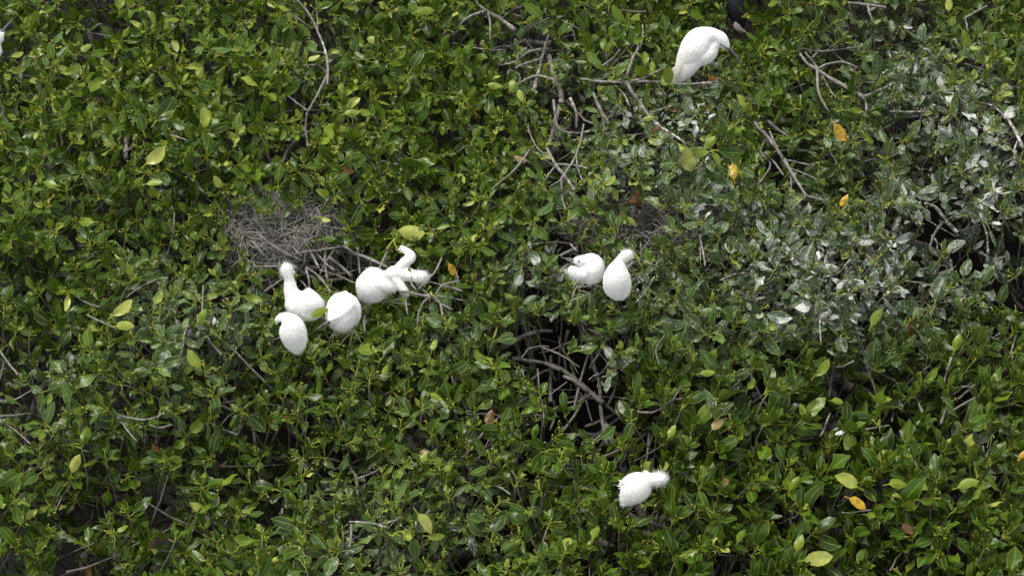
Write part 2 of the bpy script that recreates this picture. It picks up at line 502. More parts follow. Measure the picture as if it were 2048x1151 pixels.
# ------------------------------------------------------------------ trees: seeds over the plan, one per thing
TREES = [((170, 110), 'leafy mangrove in the top left corner, beside the white bird cut off by the frame'),
         ((130, 480), 'dark green mangrove at the left edge, left of the large grey stick nest'),
         ((640, 200), 'mangrove behind the large grey stick nest, with a thin forked grey branch standing out'),
         ((1020, 260), 'mangrove with bare pale forked branches, between the stick nest and the big egret'),
         ((1420, 270), 'mangrove whose branch carries the big white egret, with large yellow green leaves below it'),
         ((1800, 200), 'mangrove with white splashed leaves in the upper right, a yellow leaf hanging in it'),
         ((1680, 560), 'mangrove caked in white droppings beside the black hollow at the right'),
         ((830, 680), 'mangrove just below the row of five white chicks, left of the dark root hollow'),
         ((240, 830), 'mangrove filling the lower left, with pale dusty twigs and short bare grey branches'),
         ((800, 990), 'dark mangrove with a pale dusty spray at the bottom, below the red brown leaf'),
         ((1290, 900), 'mangrove that the lone flapping chick clings to, below the dark root hollow'),
         ((1740, 900), 'mangrove with upright pointed leaves in the lower right')]
TS = np.array([t[0] for t in TREES], float)


def tree_of(px, py):
    px = np.asarray(px, float); py = np.asarray(py, float)
    jx = 40 * vnoise(px / 100, py / 100, 1.1, 21); jy = 40 * vnoise(px / 100, py / 100, 1.1, 22)
    d = (px[..., None] + jx[..., None] - TS[:, 0]) ** 2 + ((py[..., None] + jy[..., None] - TS[:, 1]) * 1.25) ** 2
    return np.argmin(d, -1)


tree_obj = []
for (sx, sy), lab in TREES:
    b = W(np.array(float(sx)), np.array(float(sy)), np.array(2.0))
    tree_obj.append(empty('mangrove_tree', (b[0], b[1], 0), lab, 'mangrove tree', 'mangrove trees of the colony'))

# ------------------------------------------------------------------ branches that show (places in the photograph, radius, depth under the surface)
BR = [
 ([(588,-8),(597,4),(619,34),(637,73),(650,104),(655,141),(653,172)], 2.2, 3.4, 0), ([(575,18),(603,42),(626,58)], 1.6, 2, 0),
 ([(632,-5),(636,60)], 1.8, 1.8, 0), ([(655,150),(637,186),(614,226)], 3.4, 2.6, .02), ([(566,188),(592,206),(614,226)], 2, 2.4, .03), ([(606,131),(635,130),(653,146)], 1.6, 2.2, 0),
 ([(614,226),(612,262),(620,300)], 3, 3.4, .12),
 ([(950,-6),(957,10),(971,21),(1000,38),(1030,60)], 3.4, 5.5, .02), ([(972,22),(940,32),(919,50)], 3.2, 2.2, 0), ([(976,26),(979,50),(979,80)], 2.6, 1.8, .0),
 ([(1002,39),(1022,22),(1045,12)], 2.5, 2, .02), ([(905,86),(960,96),(1010,98)], 2.4, 2.6, .1),
 ([(1100,60),(1086,113),(1080,138),(1068,185)], 3.5, 4.8, .04), ([(996,131),(1027,126),(1055,107),(1085,99)], 2, 3, .02), ([(1030,137),(1055,124),(1082,117)], 2.4, 3, .0),
 ([(1033,171),(1050,159),(1074,151),(1106,159)], 2, 3, .0), ([(1020,140),(1036,150),(1038,165)], 1.6, 1.8, .02),
 ([(1098,112),(1108,150),(1122,190),(1118,220)], 7, 6, .16), ([(1010,92),(1060,86),(1100,92)], 6, 6, .22),
 ([(1160,158),(1200,162),(1252,163),(1300,163),(1360,167),(1424,164)], 3, 3.2, .01), ([(1262,163),(1290,154),(1322,137)], 3.4, 2.4, .0),
 ([(1276,88),(1274,100),(1265,118),(1252,157)], 2.2, 4, .01), ([(1274,100),(1282,84),(1284,50)], 2, 2.6, .04), ([(1205,133),(1222,118),(1240,97)], 2.2, 2.8, .02),
 ([(1252,163),(1262,180),(1277,198),(1290,216),(1305,235),(1322,250),(1340,263),(1374,285)], 5, 2.6, .0),
 ([(1305,224),(1322,219),(1342,212)], 2.4, 2, .0), ([(1311,160),(1320,176),(1331,190)], 2, 2.4, .0), ([(1299,231),(1285,243),(1272,246)], 2, 1.7, .01),
 ([(1240,20),(1262,24),(1290,22)], 2.2, 2, .04), ([(1186,186),(1200,216),(1220,248)], 4, 5.5, .14), ([(1230,170),(1250,190),(1262,212)], 2, 2, .04),
 ([(1122,200),(1112,236),(1104,262),(1096,288)], 6, 5, .10), ([(1094,296),(1111,326),(1130,351),(1142,366),(1150,380)], 3.6, 4.4, .0),
 ([(1167,248),(1162,280),(1152,310),(1140,328),(1127,345)], 2.4, 3, .0), ([(1110,329),(1145,332),(1174,338)], 3, 2, .0), ([(1152,310),(1158,340),(1165,362)], 2, 1.8, .01),
 ([(1124,350),(1125,395),(1132,420)], 2.4, 1.8, .02), ([(1060,298),(1052,310),(1027,341),(983,379)], 3, 2.2, .01), ([(1112,330),(1098,342),(1087,357)], 2.6, 1.8, .0),
 ([(1106,200),(1116,256),(1150,266),(1180,262)], 2.6, 2.4, .08), ([(1140,196),(1152,226),(1152,258)], 4, 3.4, .1), ([(1095,310),(1078,300),(1060,270),(1055,250)], 1.8, 2, .0),
 ([(1132,346),(1116,362),(1100,372)], 2, 1.6, .0),
 ([(1600,108),(1615,126),(1636,139),(1675,164),(1700,178),(1727,194)], 3.4, 5.2, .0), ([(1610,104),(1622,120),(1636,139)], 2.2, 2.8, .0),
 ([(1636,138),(1655,128),(1685,125),(1712,133)], 3.2, 2.2, .0), ([(1633,142),(1636,178),(1648,205),(1658,222)], 3.4, 2.6, .02), ([(1640,146),(1658,178),(1676,200)], 2.6, 2.4, .06),
 ([(1727,194),(1750,186),(1790,169)], 3.6, 2.2, .0), ([(1727,194),(1732,206),(1734,220)], 4, 2.4, .0), ([(1597,96),(1640,104),(1714,97)], 1.8, 3.2, .06),
 ([(1697,6),(1720,9),(1739,12),(1772,19)], 3.4, 3.6, .0), ([(1736,12),(1742,32),(1750,52)], 3.2, 2.2, .0), ([(1780,222),(1812,222),(1845,221)], 2.2, 2.2, -.02),
 ([(1975,11),(1950,26),(1930,37)], 2.6, 2.8, .0), ([(1930,37),(1932,52),(1936,66)], 2, 2, .0),
 ([(1508,245),(1520,260),(1533,272),(1548,292),(1563,314)], 5, 4.6, .1), ([(1534,240),(1560,262),(1597,285)], 3, 3.4, .12), ([(1540,262),(1556,300),(1567,319)], 2.4, 4, .0),
 ([(1567,319),(1578,338),(1589,356),(1600,374),(1611,391),(1628,396),(1648,402)], 4.6, 2.4, .0), ([(1530,306),(1552,330),(1566,352)], 2.4, 2.4, .04),
 ([(1611,391),(1596,408),(1583,425)], 3, 1.8, .0), ([(1576,321),(1598,326),(1620,332)], 2.6, 2, .02), ([(1583,338),(1610,346),(1638,360)], 2, 1.7, .01), ([(1580,340),(1580,370),(1578,410)], 1.8, 1.8, .04),
 ([(1536,272),(1520,300),(1540,330),(1512,372)], 1.8, 2.4, .1),
 ([(2010,232),(2017,239),(2033,272),(2045,296)], 4, 4.4, .02), ([(2048,262),(2030,290),(2028,322)], 2.2, 2.4, .06), ([(1960,206),(1990,214),(2014,238)], 2.2, 3, .05),
 ([(1849,406),(1872,414),(1886,432),(1914,463)], 3.6, 5.4, .25), ([(1883,447),(1868,466),(1857,494)], 3.6, 3, .25), ([(1878,440),(1900,452),(1922,476)], 3, 3.6, .35), ([(1797,434),(1792,448),(1783,462)], 7, 6, .3),
 ([(1838,404),(1842,430),(1838,450)], 5, 5, .3), ([(1862,470),(1872,484),(1872,500)], 2.4, 2.4, .35), ([(1700,520),(1680,545),(1640,560)], 2, 3, .12),
 ([(235,831),(262,835),(290,838),(310,833),(330,820)], 3, 1.8, -.02), ([(238,834),(258,862),(276,882)], 1.8, 2.4, -.01), ([(299,849),(320,854),(342,847)], 2, 2.6, -.01),
 ([(-8,832),(20,831),(45,829)], 3.6, 2.6, -.01), ([(-6,800),(24,800),(60,782)], 2.6, 1.8, -.01), ([(-6,832),(30,860),(66,892)], 2, 1.7, .01),
 ([(0,700),(14,722),(36,748)], 3, 3, .1), ([(150,591),(172,604),(200,613)], 2.2, 2.6, .0), ([(252,596),(281,575),(313,560)], 2.4, 1.6, -.02), ([(176,630),(205,642),(235,655)], 2.4, 2.2, -.03),
 ([(372,650),(366,690),(352,730)], 2, 2.6, -.01), ([(408,664),(425,690),(440,712)], 1.6, 2, .0), ([(406,570),(406,600),(405,650)], 1.8, 2.2, -.01),
 ([(700,1042),(720,1044),(750,1048),(778,1056)], 2.6, 3.2, -.02), ([(703,1048),(703,1080),(696,1108)], 3.4, 2.8, .0), ([(758,1048),(790,1040),(802,1032)], 2.2, 1.8, .0), ([(832,1042),(836,1064)], 2.2, 1.7, -.01),
 ([(716,956),(740,948),(770,934)], 3.4, 3, .12), ([(700,935),(712,952),(716,975)], 4, 3.4, .2), ([(860,1018),(850,1034),(848,1044)], 2.2, 1.8, -.01), ([(978,968),(1000,974),(1020,988)], 2, 2.4, .02),
 ([(505,533),(540,534),(563,535)], 2.6, 2.8, .02), ([(520,588),(545,574),(568,556)], 2, 3, .02), ([(608,480),(622,506),(639,536)], 2.2, 2.8, .02),
 ([(612,535),(634,548),(650,566),(661,586)], 3.2, 2.6, .0), ([(612,538),(618,560),(618,580)], 3, 2.4, .03), ([(656,514),(680,533),(702,554)], 4.4, 3.6, .08), ([(632,505),(655,528),(670,540)], 3, 2.6, .05),
 ([(664,474),(702,501),(740,518),(773,534)], 3, 4.6, .05), ([(715,494),(717,520),(717,545)], 3.4, 2.8, .04), ([(590,507),(630,502),(684,494)], 2.6, 2, .0), ([(668,500),(648,530),(640,552)], 1.8, 1.8, .04),
 ([(640,540),(670,548),(712,566)], 2.2, 1.8, .03), ([(660,480),(650,514),(656,560)], 3, 4, .12), ([(520,470),(560,500),(604,520)], 3, 2.4, .06), ([(600,545),(640,560),(690,556)], 4, 4, .2),
 ([(775,572),(798,580),(822,583),(850,590),(866,591)], 2.6, 3.4, .0), ([(866,591),(880,606),(886,632)], 3.4, 3, .0), ([(870,590),(880,574),(896,564),(922,558)], 2.8, 2, -.03),
 ([(836,578),(858,557),(872,540),(885,516)], 2.6, 3, .0), ([(862,592),(846,606),(836,630),(834,652)], 2.8, 2, -.02), ([(735,607),(770,604),(822,609)], 2, 1.8, .0),
 ([(730,664),(728,640),(738,620)], 2.2, 2.6, .02), ([(813,596),(814,616),(815,632)], 2, 2.4, .0), ([(832,580),(820,566),(819,552)], 2, 2, -.10), ([(838,572),(870,600),(905,618)], 2.2, 2, .03),
 ([(856,562),(890,571),(925,582)], 2.4, 2.6, .02), ([(759,536),(768,512),(774,500)], 3, 3.6, .02), ([(873,592),(900,596),(934,604)], 2.4, 1.8, .0), ([(760,604),(790,600),(800,590)], 2, 2, .02),
 ([(1253,537),(1266,526),(1285,521)], 4.2, 3.6, .0), ([(1285,521),(1304,528),(1320,536)], 2.2, 1.6, .0), ([(1281,487),(1281,503),(1281,520)], 1.4, 1.5, -.02),
 ([(1120,512),(1142,500),(1152,496)], 3.6, 3.4, .06), ([(1140,488),(1150,502),(1154,508)], 2.6, 2.4, .05), ([(1144,598),(1150,580),(1160,568)], 2.6, 2.6, .05), ([(1166,574),(1192,572),(1215,578)], 2.6, 2.2, .04),
 ([(1400,470),(1406,500),(1412,530)], 2.6, 2.4, .02), ([(1400,490),(1402,520)], 1.8, 1.6, .04), ([(1310,552),(1290,580),(1270,604)], 2, 2, .05),
 ([(1336,661),(1318,682),(1311,700),(1318,728)], 1.6, 2.2, -.02), ([(1311,702),(1306,716)], 1.7, 1.4, -.02), ([(1275,822),(1300,826),(1320,818),(1340,802),(1364,797)], 3, 2.4, .0), ([(1340,802),(1350,790),(1358,776)], 1.8, 2.4, .0),
 ([(1888,766),(1894,744),(1903,716)], 2.6, 3, .0), ([(1912,800),(1930,786),(1950,770)], 3.2, 2.6, .02), ([(1880,848),(1890,820),(1900,804)], 3, 2.6, .0), ([(1895,826),(1920,812),(1948,796)], 2, 2.6, .01),
 ([(1829,792),(1836,806),(1842,822)], 2.6, 3, -.02), ([(2020,706),(2026,690),(2030,670)], 2, 2.2, .0), ([(1965,890),(1972,912),(1985,876)], 2, 1.8, .02), ([(1780,1140),(1790,1120),(1802,1106)], 2, 2, .0),
 ([(1684,1024),(1710,1024),(1745,1020)], 2.4, 2.2, .02), ([(1732,858),(1760,852),(1778,850)], 2.4, 2, .02), ([(1640,872),(1650,852),(1662,826)], 2.4, 2.6, .05), ([(1642,690),(1640,640),(1660,620)], 1.4, 1.4, -.04),
 ([(1440,560),(1470,548),(1500,548)], 2.2, 2, .06), ([(620,262),(580,290),(560,330)], 3, 4, .2), ([(255,270),(252,300),(250,318)], 6, 6, .2), ([(322,268),(350,272),(378,284)], 2.6, 2, .05),
]
# roots and low limbs in the dark hollow (depth under the surface)
ROOTS = [([(1000,694),(1019,684),(1045,670),(1072,662),(1100,662)], 9, 5.5, .45), ([(1024,716),(1060,722),(1088,724),(1122,738)], 7, 5, .5), ([(1103,712),(1104,760),(1103,806)], 5.5, 6, .75),
 ([(1100,728),(1132,744),(1169,775),(1206,806)], 6, 9, .6), ([(1180,700),(1190,740),(1200,775),(1203,831),(1212,892)], 6, 6.5, .62), ([(1174,786),(1158,816),(1150,832),(1128,864)], 5, 4, .75),
 ([(1170,852),(1205,838),(1242,820)], 5, 4.5, .8), ([(1160,890),(1200,862),(1244,830)], 5.5, 5, .85), ([(1125,870),(1200,868),(1306,866)], 6, 6, .95), ([(1042,715),(1052,702),(1062,694),(1095,694)], 3, 3.6, .35),
 ([(1085,696),(1112,706),(1136,718),(1160,736)], 3.4, 2.8, .35), ([(1128,752),(1150,762),(1176,786)], 6, 6, .5), ([(1152,640),(1166,672),(1180,708)], 5, 5, .55), ([(1175,656),(1196,668),(1218,682)], 3, 4.4, .15),
 ([(1100,860),(1110,830),(1106,800)], 4, 3.6, .9), ([(1060,760),(1090,742),(1120,736)], 4, 4, .65), ([(1215,812),(1230,780),(1236,740)], 4.4, 5, .7), ([(1195,900),(1210,872),(1206,840)], 6, 6, 1.0),
 ([(1068,640),(1086,700),(1112,760)], 3, 3, .7), ([(1205,806),(1225,820),(1248,838)], 5, 5, .7), ([(1030,684),(1040,704),(1036,720)], 6, 5, .6), ([(1136,660),(1126,700),(1130,740)], 5, 4, .75),
 ([(1900,520),(1910,560),(1930,600)], 5, 5, .6), ([(2010,560),(2030,600),(2048,620)], 5, 6, .8)]


def px_scale(depth):
    return TX / 1024.0 * depth


def guano_at(px, py):
    return np.clip(field(GUANO, px, py), 0, 1.15)


mask = np.zeros((288 + 40, 512 + 40)) - 1.0      # depth of what must stay in view; leaves in front of it are left out


def mask_disc(px, py, r, dep, prob=1.0):
    cx, cy, rr = px / 4 + 20, py / 4 + 20, r / 4
    x0, x1 = int(max(0, cx - rr - 1)), int(min(mask.shape[1], cx + rr + 2))
    y0, y1 = int(max(0, cy - rr - 1)), int(min(mask.shape[0], cy + rr + 2))
    if x1 <= x0 or y1 <= y0: return
    Y, X = np.mgrid[y0:y1, x0:x1]
    m = (X - cx) ** 2 + (Y - cy) ** 2 <= (rr + .3) ** 2
    sub = mask[y0:y1, x0:x1]
    sub[m] = np.maximum(sub[m], dep)


def build_branch(pts, r0, r1, under, name='branch', keep=.8, dark=0.0):
    pts = np.array(pts, float)
    n = max(6, int(len(pts) * 3.2))
    p2 = catmull(pts, n)
    p2 += np.cumsum(rng.standard_normal(p2.shape), 0) * .5
    zs = surf(p2[:, 0], p2[:, 1])
    zs = zs.mean() * .5 + zs * .5
    tt = np.linspace(0, 1, n)
    z = zs - under + .03 * np.sin(tt * 3.1 + rng.uniform(0, 6)) + .015
    P = W(p2[:, 0], p2[:, 1], z)
    _, _, dep = proj(P)
    s = px_scale(dep)
    r = (r0 + (r1 - r0) * tt) * s * .8
    r *= 1 + .10 * rng.standard_normal(n)
    g = guano_at(p2[:, 0], p2[:, 1]) + .15
    C = np.stack([np.full(n, .9), g, np.full(n, dark)], 1)
    V, Q, Cc = tubes(P, r, 8, .06, C)
    ti = int(tree_of(p2[n // 2, 0], p2[n // 2, 1]))
    V0 = P[n // 2]
    me = mesh_np(name, V - V0, Q, colr=Cc)
    o = link(name, me, M_BARK, tree_obj[ti])
    o.location = V0
    for i in range(n):
        if random.random() < keep:
            mask_disc(p2[i, 0], p2[i, 1], max(r0, r1) * .9 + 1.5, dep[i] - .0)
    return P, r, ti


branch_paths = []
for pts, r0, r1, under in BR:
    branch_paths.append(build_branch(pts, r0, r1, under, keep=.80 if under < .1 else .35))
for pts, r0, r1, under in ROOTS:
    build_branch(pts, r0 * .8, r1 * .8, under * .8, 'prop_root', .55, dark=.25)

# trunks and limbs under the canopy
for ti, ((sx, sy), _) in enumerate(TREES):
    base = np.array(tree_obj[ti].location)
    rg = np.random.default_rng(100 + ti)
    top = base + np.array([rg.uniform(-.1, .1), rg.uniform(-.1, .1), 1.25])
    tt = np.linspace(0, 1, 9)[:, None]
    P = base + np.array([0, 0, .25]) + (top - base - np.array([0, 0, .25])) * tt + .04 * np.sin(tt * 5 + rg.uniform(0, 6)) * np.array([1, .6, 0])
    r = np.linspace(.06, .045, 9)
    C = np.tile([.9, .3, .45], (9, 1))
    V, Q, Cc = tubes(P, r, 10, .06, C)
    link('trunk', mesh_np('trunk', V, Q, colr=Cc), M_BARK, tree_obj[ti])
    for k in range(6):      # limbs
        a = k / 6 * 2 * math.pi + rg.uniform(-.4, .4)
        L = rg.uniform(.35, .75)
        e = top + np.array([math.cos(a) * L, math.sin(a) * L * .8, rg.uniform(.3, .5)])
        mid = (top + e) / 2 + np.array([0, 0, -.08])
        P = catmull([top - [0, 0, .12], mid, e], 8)
        V, Q, Cc = tubes(P, np.linspace(.035, .014, 8), 8, .08, np.tile([.9, .3, .3], (8, 1)))
        link('branch', mesh_np('limb', V, Q, colr=Cc), M_BARK, tree_obj[ti])
    for k in range(5):      # prop roots arching into the water
        a = k / 5 * 2 * math.pi + rg.uniform(-.5, .5)
        L = rg.uniform(.4, .8)
        dirv = np.array([math.cos(a), math.sin(a), 0])
        h0 = rg.uniform(.5, 1.0)
        P = catmull([base + [0, 0, h0], base + dirv * L * .5 + [0, 0, h0 * .85], base + dirv * L * .9 + [0, 0, h0 * .35], base + dirv * L + [0, 0, -.15]], 9)
        V, Q, Cc = tubes(P, np.linspace(.024, .018, 9), 7, .08, np.tile([.9, .1, .6], (9, 1)))
        link('prop_root', mesh_np('prop_root', V, Q, colr=Cc), M_BARK, tree_obj[ti])

# ------------------------------------------------------------------ birds
def bird_frame(px, py, lift):
    """depth and scale of a bird that stands lift metres over the canopy"""
    z = float(surf(np.array(px), np.array(py))) + lift
    p = W(np.array(float(px)), np.array(float(py)), np.array(z))
    dep = float((p - CAM) @ D)
    return dep, px_scale(dep), p


def loft(rings, dep, s, n=26, S=22, flat=1.0):
    """rings (px, py, r, d [, rd]) : place and radius in photo units, d towards the camera -> mesh and spine"""
    A = np.array([[r[0], r[1], r[2], r[3], (r[4] if len(r) > 4 else r[2] * flat)] for r in rings], float)
    B = catmull(A, n)
    B[:, 2] = np.maximum(B[:, 2], .6); B[:, 4] = np.maximum(B[:, 4], .6)
    P = Wd(B[:, 0], B[:, 1], dep - B[:, 3] * s)
    T = nrm(np.gradient(P, axis=0))
    side = nrm(np.cross(T, Fv)); up = np.cross(side, T)
    th = np.arange(S) / S * 2 * np.pi
    V = P[:, None] + s * (B[:, 2][:, None, None] * np.cos(th)[None, :, None] * side[:, None] + B[:, 4][:, None, None] * np.sin(th)[None, :, None] * up[:, None])
    V = V.reshape(-1, 3)
    i = np.arange(n * S).reshape(n, S); j = np.roll(i, -1, 1)
    Q = np.stack([i[:-1], j[:-1], j[1:], i[1:]], -1).reshape(-1, 4)
    c0, c1 = len(V), len(V) + 1
    V = np.vstack([V, P[0] - T[0] * s * B[0, 2] * .5, P[-1] + T[-1] * s * B[-1, 2] * .5])
    T3 = [(j[0][k], i[0][k], c0) for k in range(S)] + [(i[-1][k], j[-1][k], c1) for k in range(S)]
    return V, Q, np.array(T3), P, T, B


def fuse(lofts, name, voxel):
    """one continuous skin from overlapping lofts"""
    Vs, Q, T3, off = [], [], [], 0
    for L in lofts:
        Vs.append(L[0]); Q.append(L[1] + off); T3.append(L[2] + off); off += len(L[0])
    me = mesh_np(name, np.vstack(Vs), np.vstack(Q), np.vstack(T3))
    o = bpy.data.objects.new('tmp', me); col.objects.link(o)
    m = o.modifiers.new('r', 'REMESH'); m.mode = 'VOXEL'; m.voxel_size = voxel
    m2 = o.modifiers.new('s', 'SMOOTH'); m2.factor = .5; m2.iterations = 5
    dg = bpy.context.evaluated_depsgraph_get()
    out = bpy.data.meshes.new_from_object(o.evaluated_get(dg))
    out.name = name
    bpy.data.objects.remove(o)
    out.polygons.foreach_set('use_smooth', np.full(len(out.polygons), True, bool))
    # tufts and hollows of the plumage
    nv = len(out.vertices)
    co = np.empty(nv * 3, np.float32); out.vertices.foreach_get('co', co); co = co.reshape(-1, 3)
    no = np.empty(nv * 3, np.float32); out.vertices.foreach_get('normal', no); no = no.reshape(-1, 3)
    f = np.array([noise.noise(Vector(c) * 42) + .7 * noise.noise(Vector(c) * 95) for c in co.tolist()])
    co = co + no * (f * voxel * .3)[:, None]
    out.vertices.foreach_set('co', co.astype(np.float32).ravel()); out.update()
    return out


def strands(me, spine, tang, fl, s, count, ln, lift, wd=.30, seed=0):
    """soft feather ends standing off the skin; fl (K,) extra fluff along the spine. returns a mesh"""
    rg = np.random.default_rng(seed)
    nv = len(me.vertices)
    co = np.empty(nv * 3, np.float32); me.vertices.foreach_get('co', co); co = co.reshape(-1, 3).astype(float)
    no = np.empty(nv * 3, np.float32); me.vertices.foreach_get('normal', no); no = no.reshape(-1, 3).astype(float)
    ix = rg.integers(0, nv, count)
    p = co[ix] + rg.standard_normal((count, 3)) * s * .6; n = no[ix]
    k = np.argmin(((p[:, None] - spine[None]) ** 2).sum(-1), 1)
    t = -tang[k]                                    # towards the tail
    t = nrm(t - n * (t * n).sum(-1, keepdims=True) + rg.standard_normal((count, 3)) * .22)
    f = fl[k][:, None]
    d = nrm(t * (1 - f * .8) + n * (lift + f * .9) + rg.standard_normal((count, 3)) * .12)
    L = (ln * s * (.6 + .8 * rg.random(count)))[:, None] * (1 + f * .9)
    w = nrm(np.cross(d, n) + 1e-6) * s * wd
    p = p - n * s * .5
    a = p - w; b = p + w
    m = p + d * L * .55
    tip = p + d * L + t * L * .12
    V = np.stack([a, b, m + w * .7, m - w * .7, tip], 1).reshape(-1, 3)
    i = np.arange(count)[:, None] * 5
    return mesh_np('down_feathers', V, i + np.array([[0, 1, 2, 3]]), i + np.array([[3, 2, 4]]))


def tube_obj(name, pts, rad, mat, dep, s, parent, S=8, n=None, d_is_px=True):
    """small round part from photo places (px, py, d)"""
    A = np.array(pts, float)
    B = catmull(np.column_stack([A, np.array(rad, float)]), n or max(5, len(pts) * 3))
    P = Wd(B[:, 0], B[:, 1], dep - B[:, 2] * s)
    V, Q, _ = tubes(P, np.maximum(B[:, 3], .25) * s, S)
    if name in ('bill', 'leg', 'lower_bill'):
        for b in B: mask_disc(b[0], b[1], 2.5, dep - b[2] * s)
    return link(name, mesh_np(name, V, Q), mat, parent)


def ball(name, px, py, d, r, mat, dep, s, parent):
    c = Wd(np.array(float(px)), np.array(float(py)), np.array(dep - d * s))
    V, Q = [], []
    a, b = 8, 12
    for i in range(a + 1):
        ph = math.pi * i / a
        for j in range(b):
            th = 2 * math.pi * j / b
            V.append(c + r * s * np.array([math.sin(ph) * math.cos(th), math.sin(ph) * math.sin(th), math.cos(ph)]))
    for i in range(a):
        for j in range(b):
            Q.append((i * b + j, (i + 1) * b + j, (i + 1) * b + (j + 1) % b, i * b + (j + 1) % b))
    return link(name, mesh_np(name, V, Q), mat, parent)


def foot(name, px, py, d, toes, rad, mat, dep, s, parent):
    """toes [(px,py,d)...] spreading from the joint"""
    Vs, Qs, off = [], [], 0
    for (tx, ty, td) in toes:
        mid = ((px + tx) / 2, (py + ty) / 2 - 1.2, (d + td) / 2 + 2.0)
        A = np.array([(px, py, d, rad * 1.1), (*mid, rad * .9), (tx, ty, td, rad * .55)])
        B = catmull(A, 7)
        P = Wd(B[:, 0], B[:, 1], dep - B[:, 2] * s)
        for b in B: mask_disc(b[0], b[1], 2.2, dep - b[2] * s)
        V, Q, _ = tubes(P, B[:, 3] * s, 6)
        Vs.append(V); Qs.append(Q + off); off += len(V)
    return link(name, mesh_np(name, np.vstack(Vs), np.vstack(Qs)), mat, parent)


def vane(P0, P1, nrm_dir, w, bend=.12, n=6):
    """one feather: a curved tapered blade from P0 to P1"""
    P0 = np.array(P0); P1 = np.array(P1)
    ax = P1 - P0; L = np.linalg.norm(ax); ax = ax / L
    nd = nrm(nrm_dir - ax * (nrm_dir @ ax)); sd_ = np.cross(ax, nd)
    V = []
    for i in range(n + 1):
        t = i / n
        c = P0 + ax * L * t + nd * L * bend * math.sin(t * math.pi) * .5
        hw = w * (min(1, t * 4 + .25)) * (1 - max(0, t - .72) / .28 * .85)
        V += [c - sd_ * hw - nd * hw * .25, c + nd * 0, c + sd_ * hw - nd * hw * .25]
    Q = []
    for i in range(n):
        k = i * 3
        Q += [(k, k + 1, k + 4, k + 3), (k + 1, k + 2, k + 5, k + 4)]
    return np.array(V), np.array(Q)


def feathers_obj(name, lst, mat, parent):
    Vs, Qs, off = [], [], 0
    for v, q in lst:
        Vs.append(v); Qs.append(q + off); off += len(v)
    return link(name, mesh_np(name, np.vstack(Vs), np.vstack(Qs)), mat, parent)


def make_bird(name, label, anchor, lift, body, extra=(), fluff=None, strand=(2600, 4.5, .35), wings=(), mat=None, down=None,
              group=None, cat='egret', pad=-.5, voxel=1.3, masked=True):
    mat = mat or M_WHITE; down = down or M_DOWN
    dep, s, base = bird_frame(anchor[0], anchor[1], lift)
    root = empty(name, base, label, cat, group)
    lofts = [loft(body, dep, s)] + [loft(e, dep, s, 18, 18) for e in extra]
    me = fuse(lofts, 'body', voxel * s)
    link('body', me, mat, root)
    sp = np.vstack([l[3] for l in lofts]); tg = np.vstack([l[4] for l in lofts])
    if fluff is None: fl = np.zeros(len(sp))
    else:
        fx, fy, fr = fluff
        X = np.vstack([l[5] for l in lofts])
        fl = smooth01((fr * 1.3 - np.hypot(X[:, 0] - fx, X[:, 1] - fy)) / (fr * .6))
    if strand[0]:
        link('down_feathers', strands(me, sp, tg, fl, s, strand[0], strand[1], strand[2], seed=abs(int(anchor[0]))), down, root, kind='stuff')
    if fluff is not None and strand[0]:       # longer hair-like down of the head
        rg = np.random.default_rng(abs(int(anchor[0])) + 5)
        nv = len(me.vertices)
        co = np.empty(nv * 3, np.float32); me.vertices.foreach_get('co', co); co = co.reshape(-1, 3)
        px, py, _ = proj(co)
        sel = np.where(np.hypot(px - fluff[0], py - fluff[1]) < fluff[2] * 1.15)[0]
        if len(sel) > 20:
            m2 = bpy.data.meshes.new('t'); m2.from_pydata(co[sel].tolist(), [], [])
            no = np.empty(nv * 3, np.float32); me.vertices.foreach_get('normal', no); no = no.reshape(-1, 3)[sel]
            cnt = 1100
            ix = rg.integers(0, len(sel), cnt)
            p = co[sel][ix].astype(float); n = no[ix].astype(float)
            d = nrm(n + rg.standard_normal((cnt, 3)) * .35)
            L = (s * rg.uniform(2.5, 6.0, cnt))[:, None]
            w = nrm(np.cross(d, rg.standard_normal((cnt, 3)))) * s * .16
            V = np.stack([p - w, p + w, p + d * L], 1).reshape(-1, 3)
            link('crest_down', mesh_np('crest', V, None, np.arange(cnt * 3).reshape(-1, 3)), down, root, kind='stuff')
    for wg in wings:
        lw = loft(wg, dep, s, 20, 16)
        mw = fuse([lw], 'wing', voxel * .7 * s)
        wo_ = link('wing', mw, M_WING if mat is M_WHITE else mat, root)
        B_ = lw[5]
        ax_ = B_[1, :2] - B_[12, :2]; ax_ = ax_ / np.linalg.norm(ax_); pr_ = np.array([-ax_[1], ax_[0]])
        for k in range(6):
            o_ = (k - 2.5) / 2.5
            a0 = B_[13, :2] + pr_ * B_[13, 2] * o_ * .75; a1 = B_[3, :2] + pr_ * B_[3, 2] * o_ * .5 - ax_ * abs(o_) * 2.5
            p0 = Wd(np.array(a0[0]), np.array(a0[1]), np.array(dep - (B_[13, 3] + B_[13, 4] * (1 - .6 * abs(o_)) + .2) * s))
            p1 = Wd(np.array(a1[0]), np.array(a1[1]), np.array(dep - (B_[3, 3] + B_[3, 4] * .9 + .6 + .35 * (k % 2)) * s))
            v_, q_ = vane(p0, p1, Fv, max(1.4, B_[9, 2] * .26) * s, .12, 6)
            link('wing_quill', mesh_np('wing_quill', v_, q_), M_WHITE if mat is M_WHITE else mat, wo_)
        link('wing_feathers', strands(mw, lw[3], lw[4], np.zeros(len(lw[3])), s, 700, strand[1] * 1.2, .12, .5, seed=7), down, root, kind='stuff')
    if masked:
        for L in lofts:
            for b in L[5]:
                mask_disc(b[0], b[1], b[2] + pad, dep + max(b[4], 6) * s)
    return root, dep, s


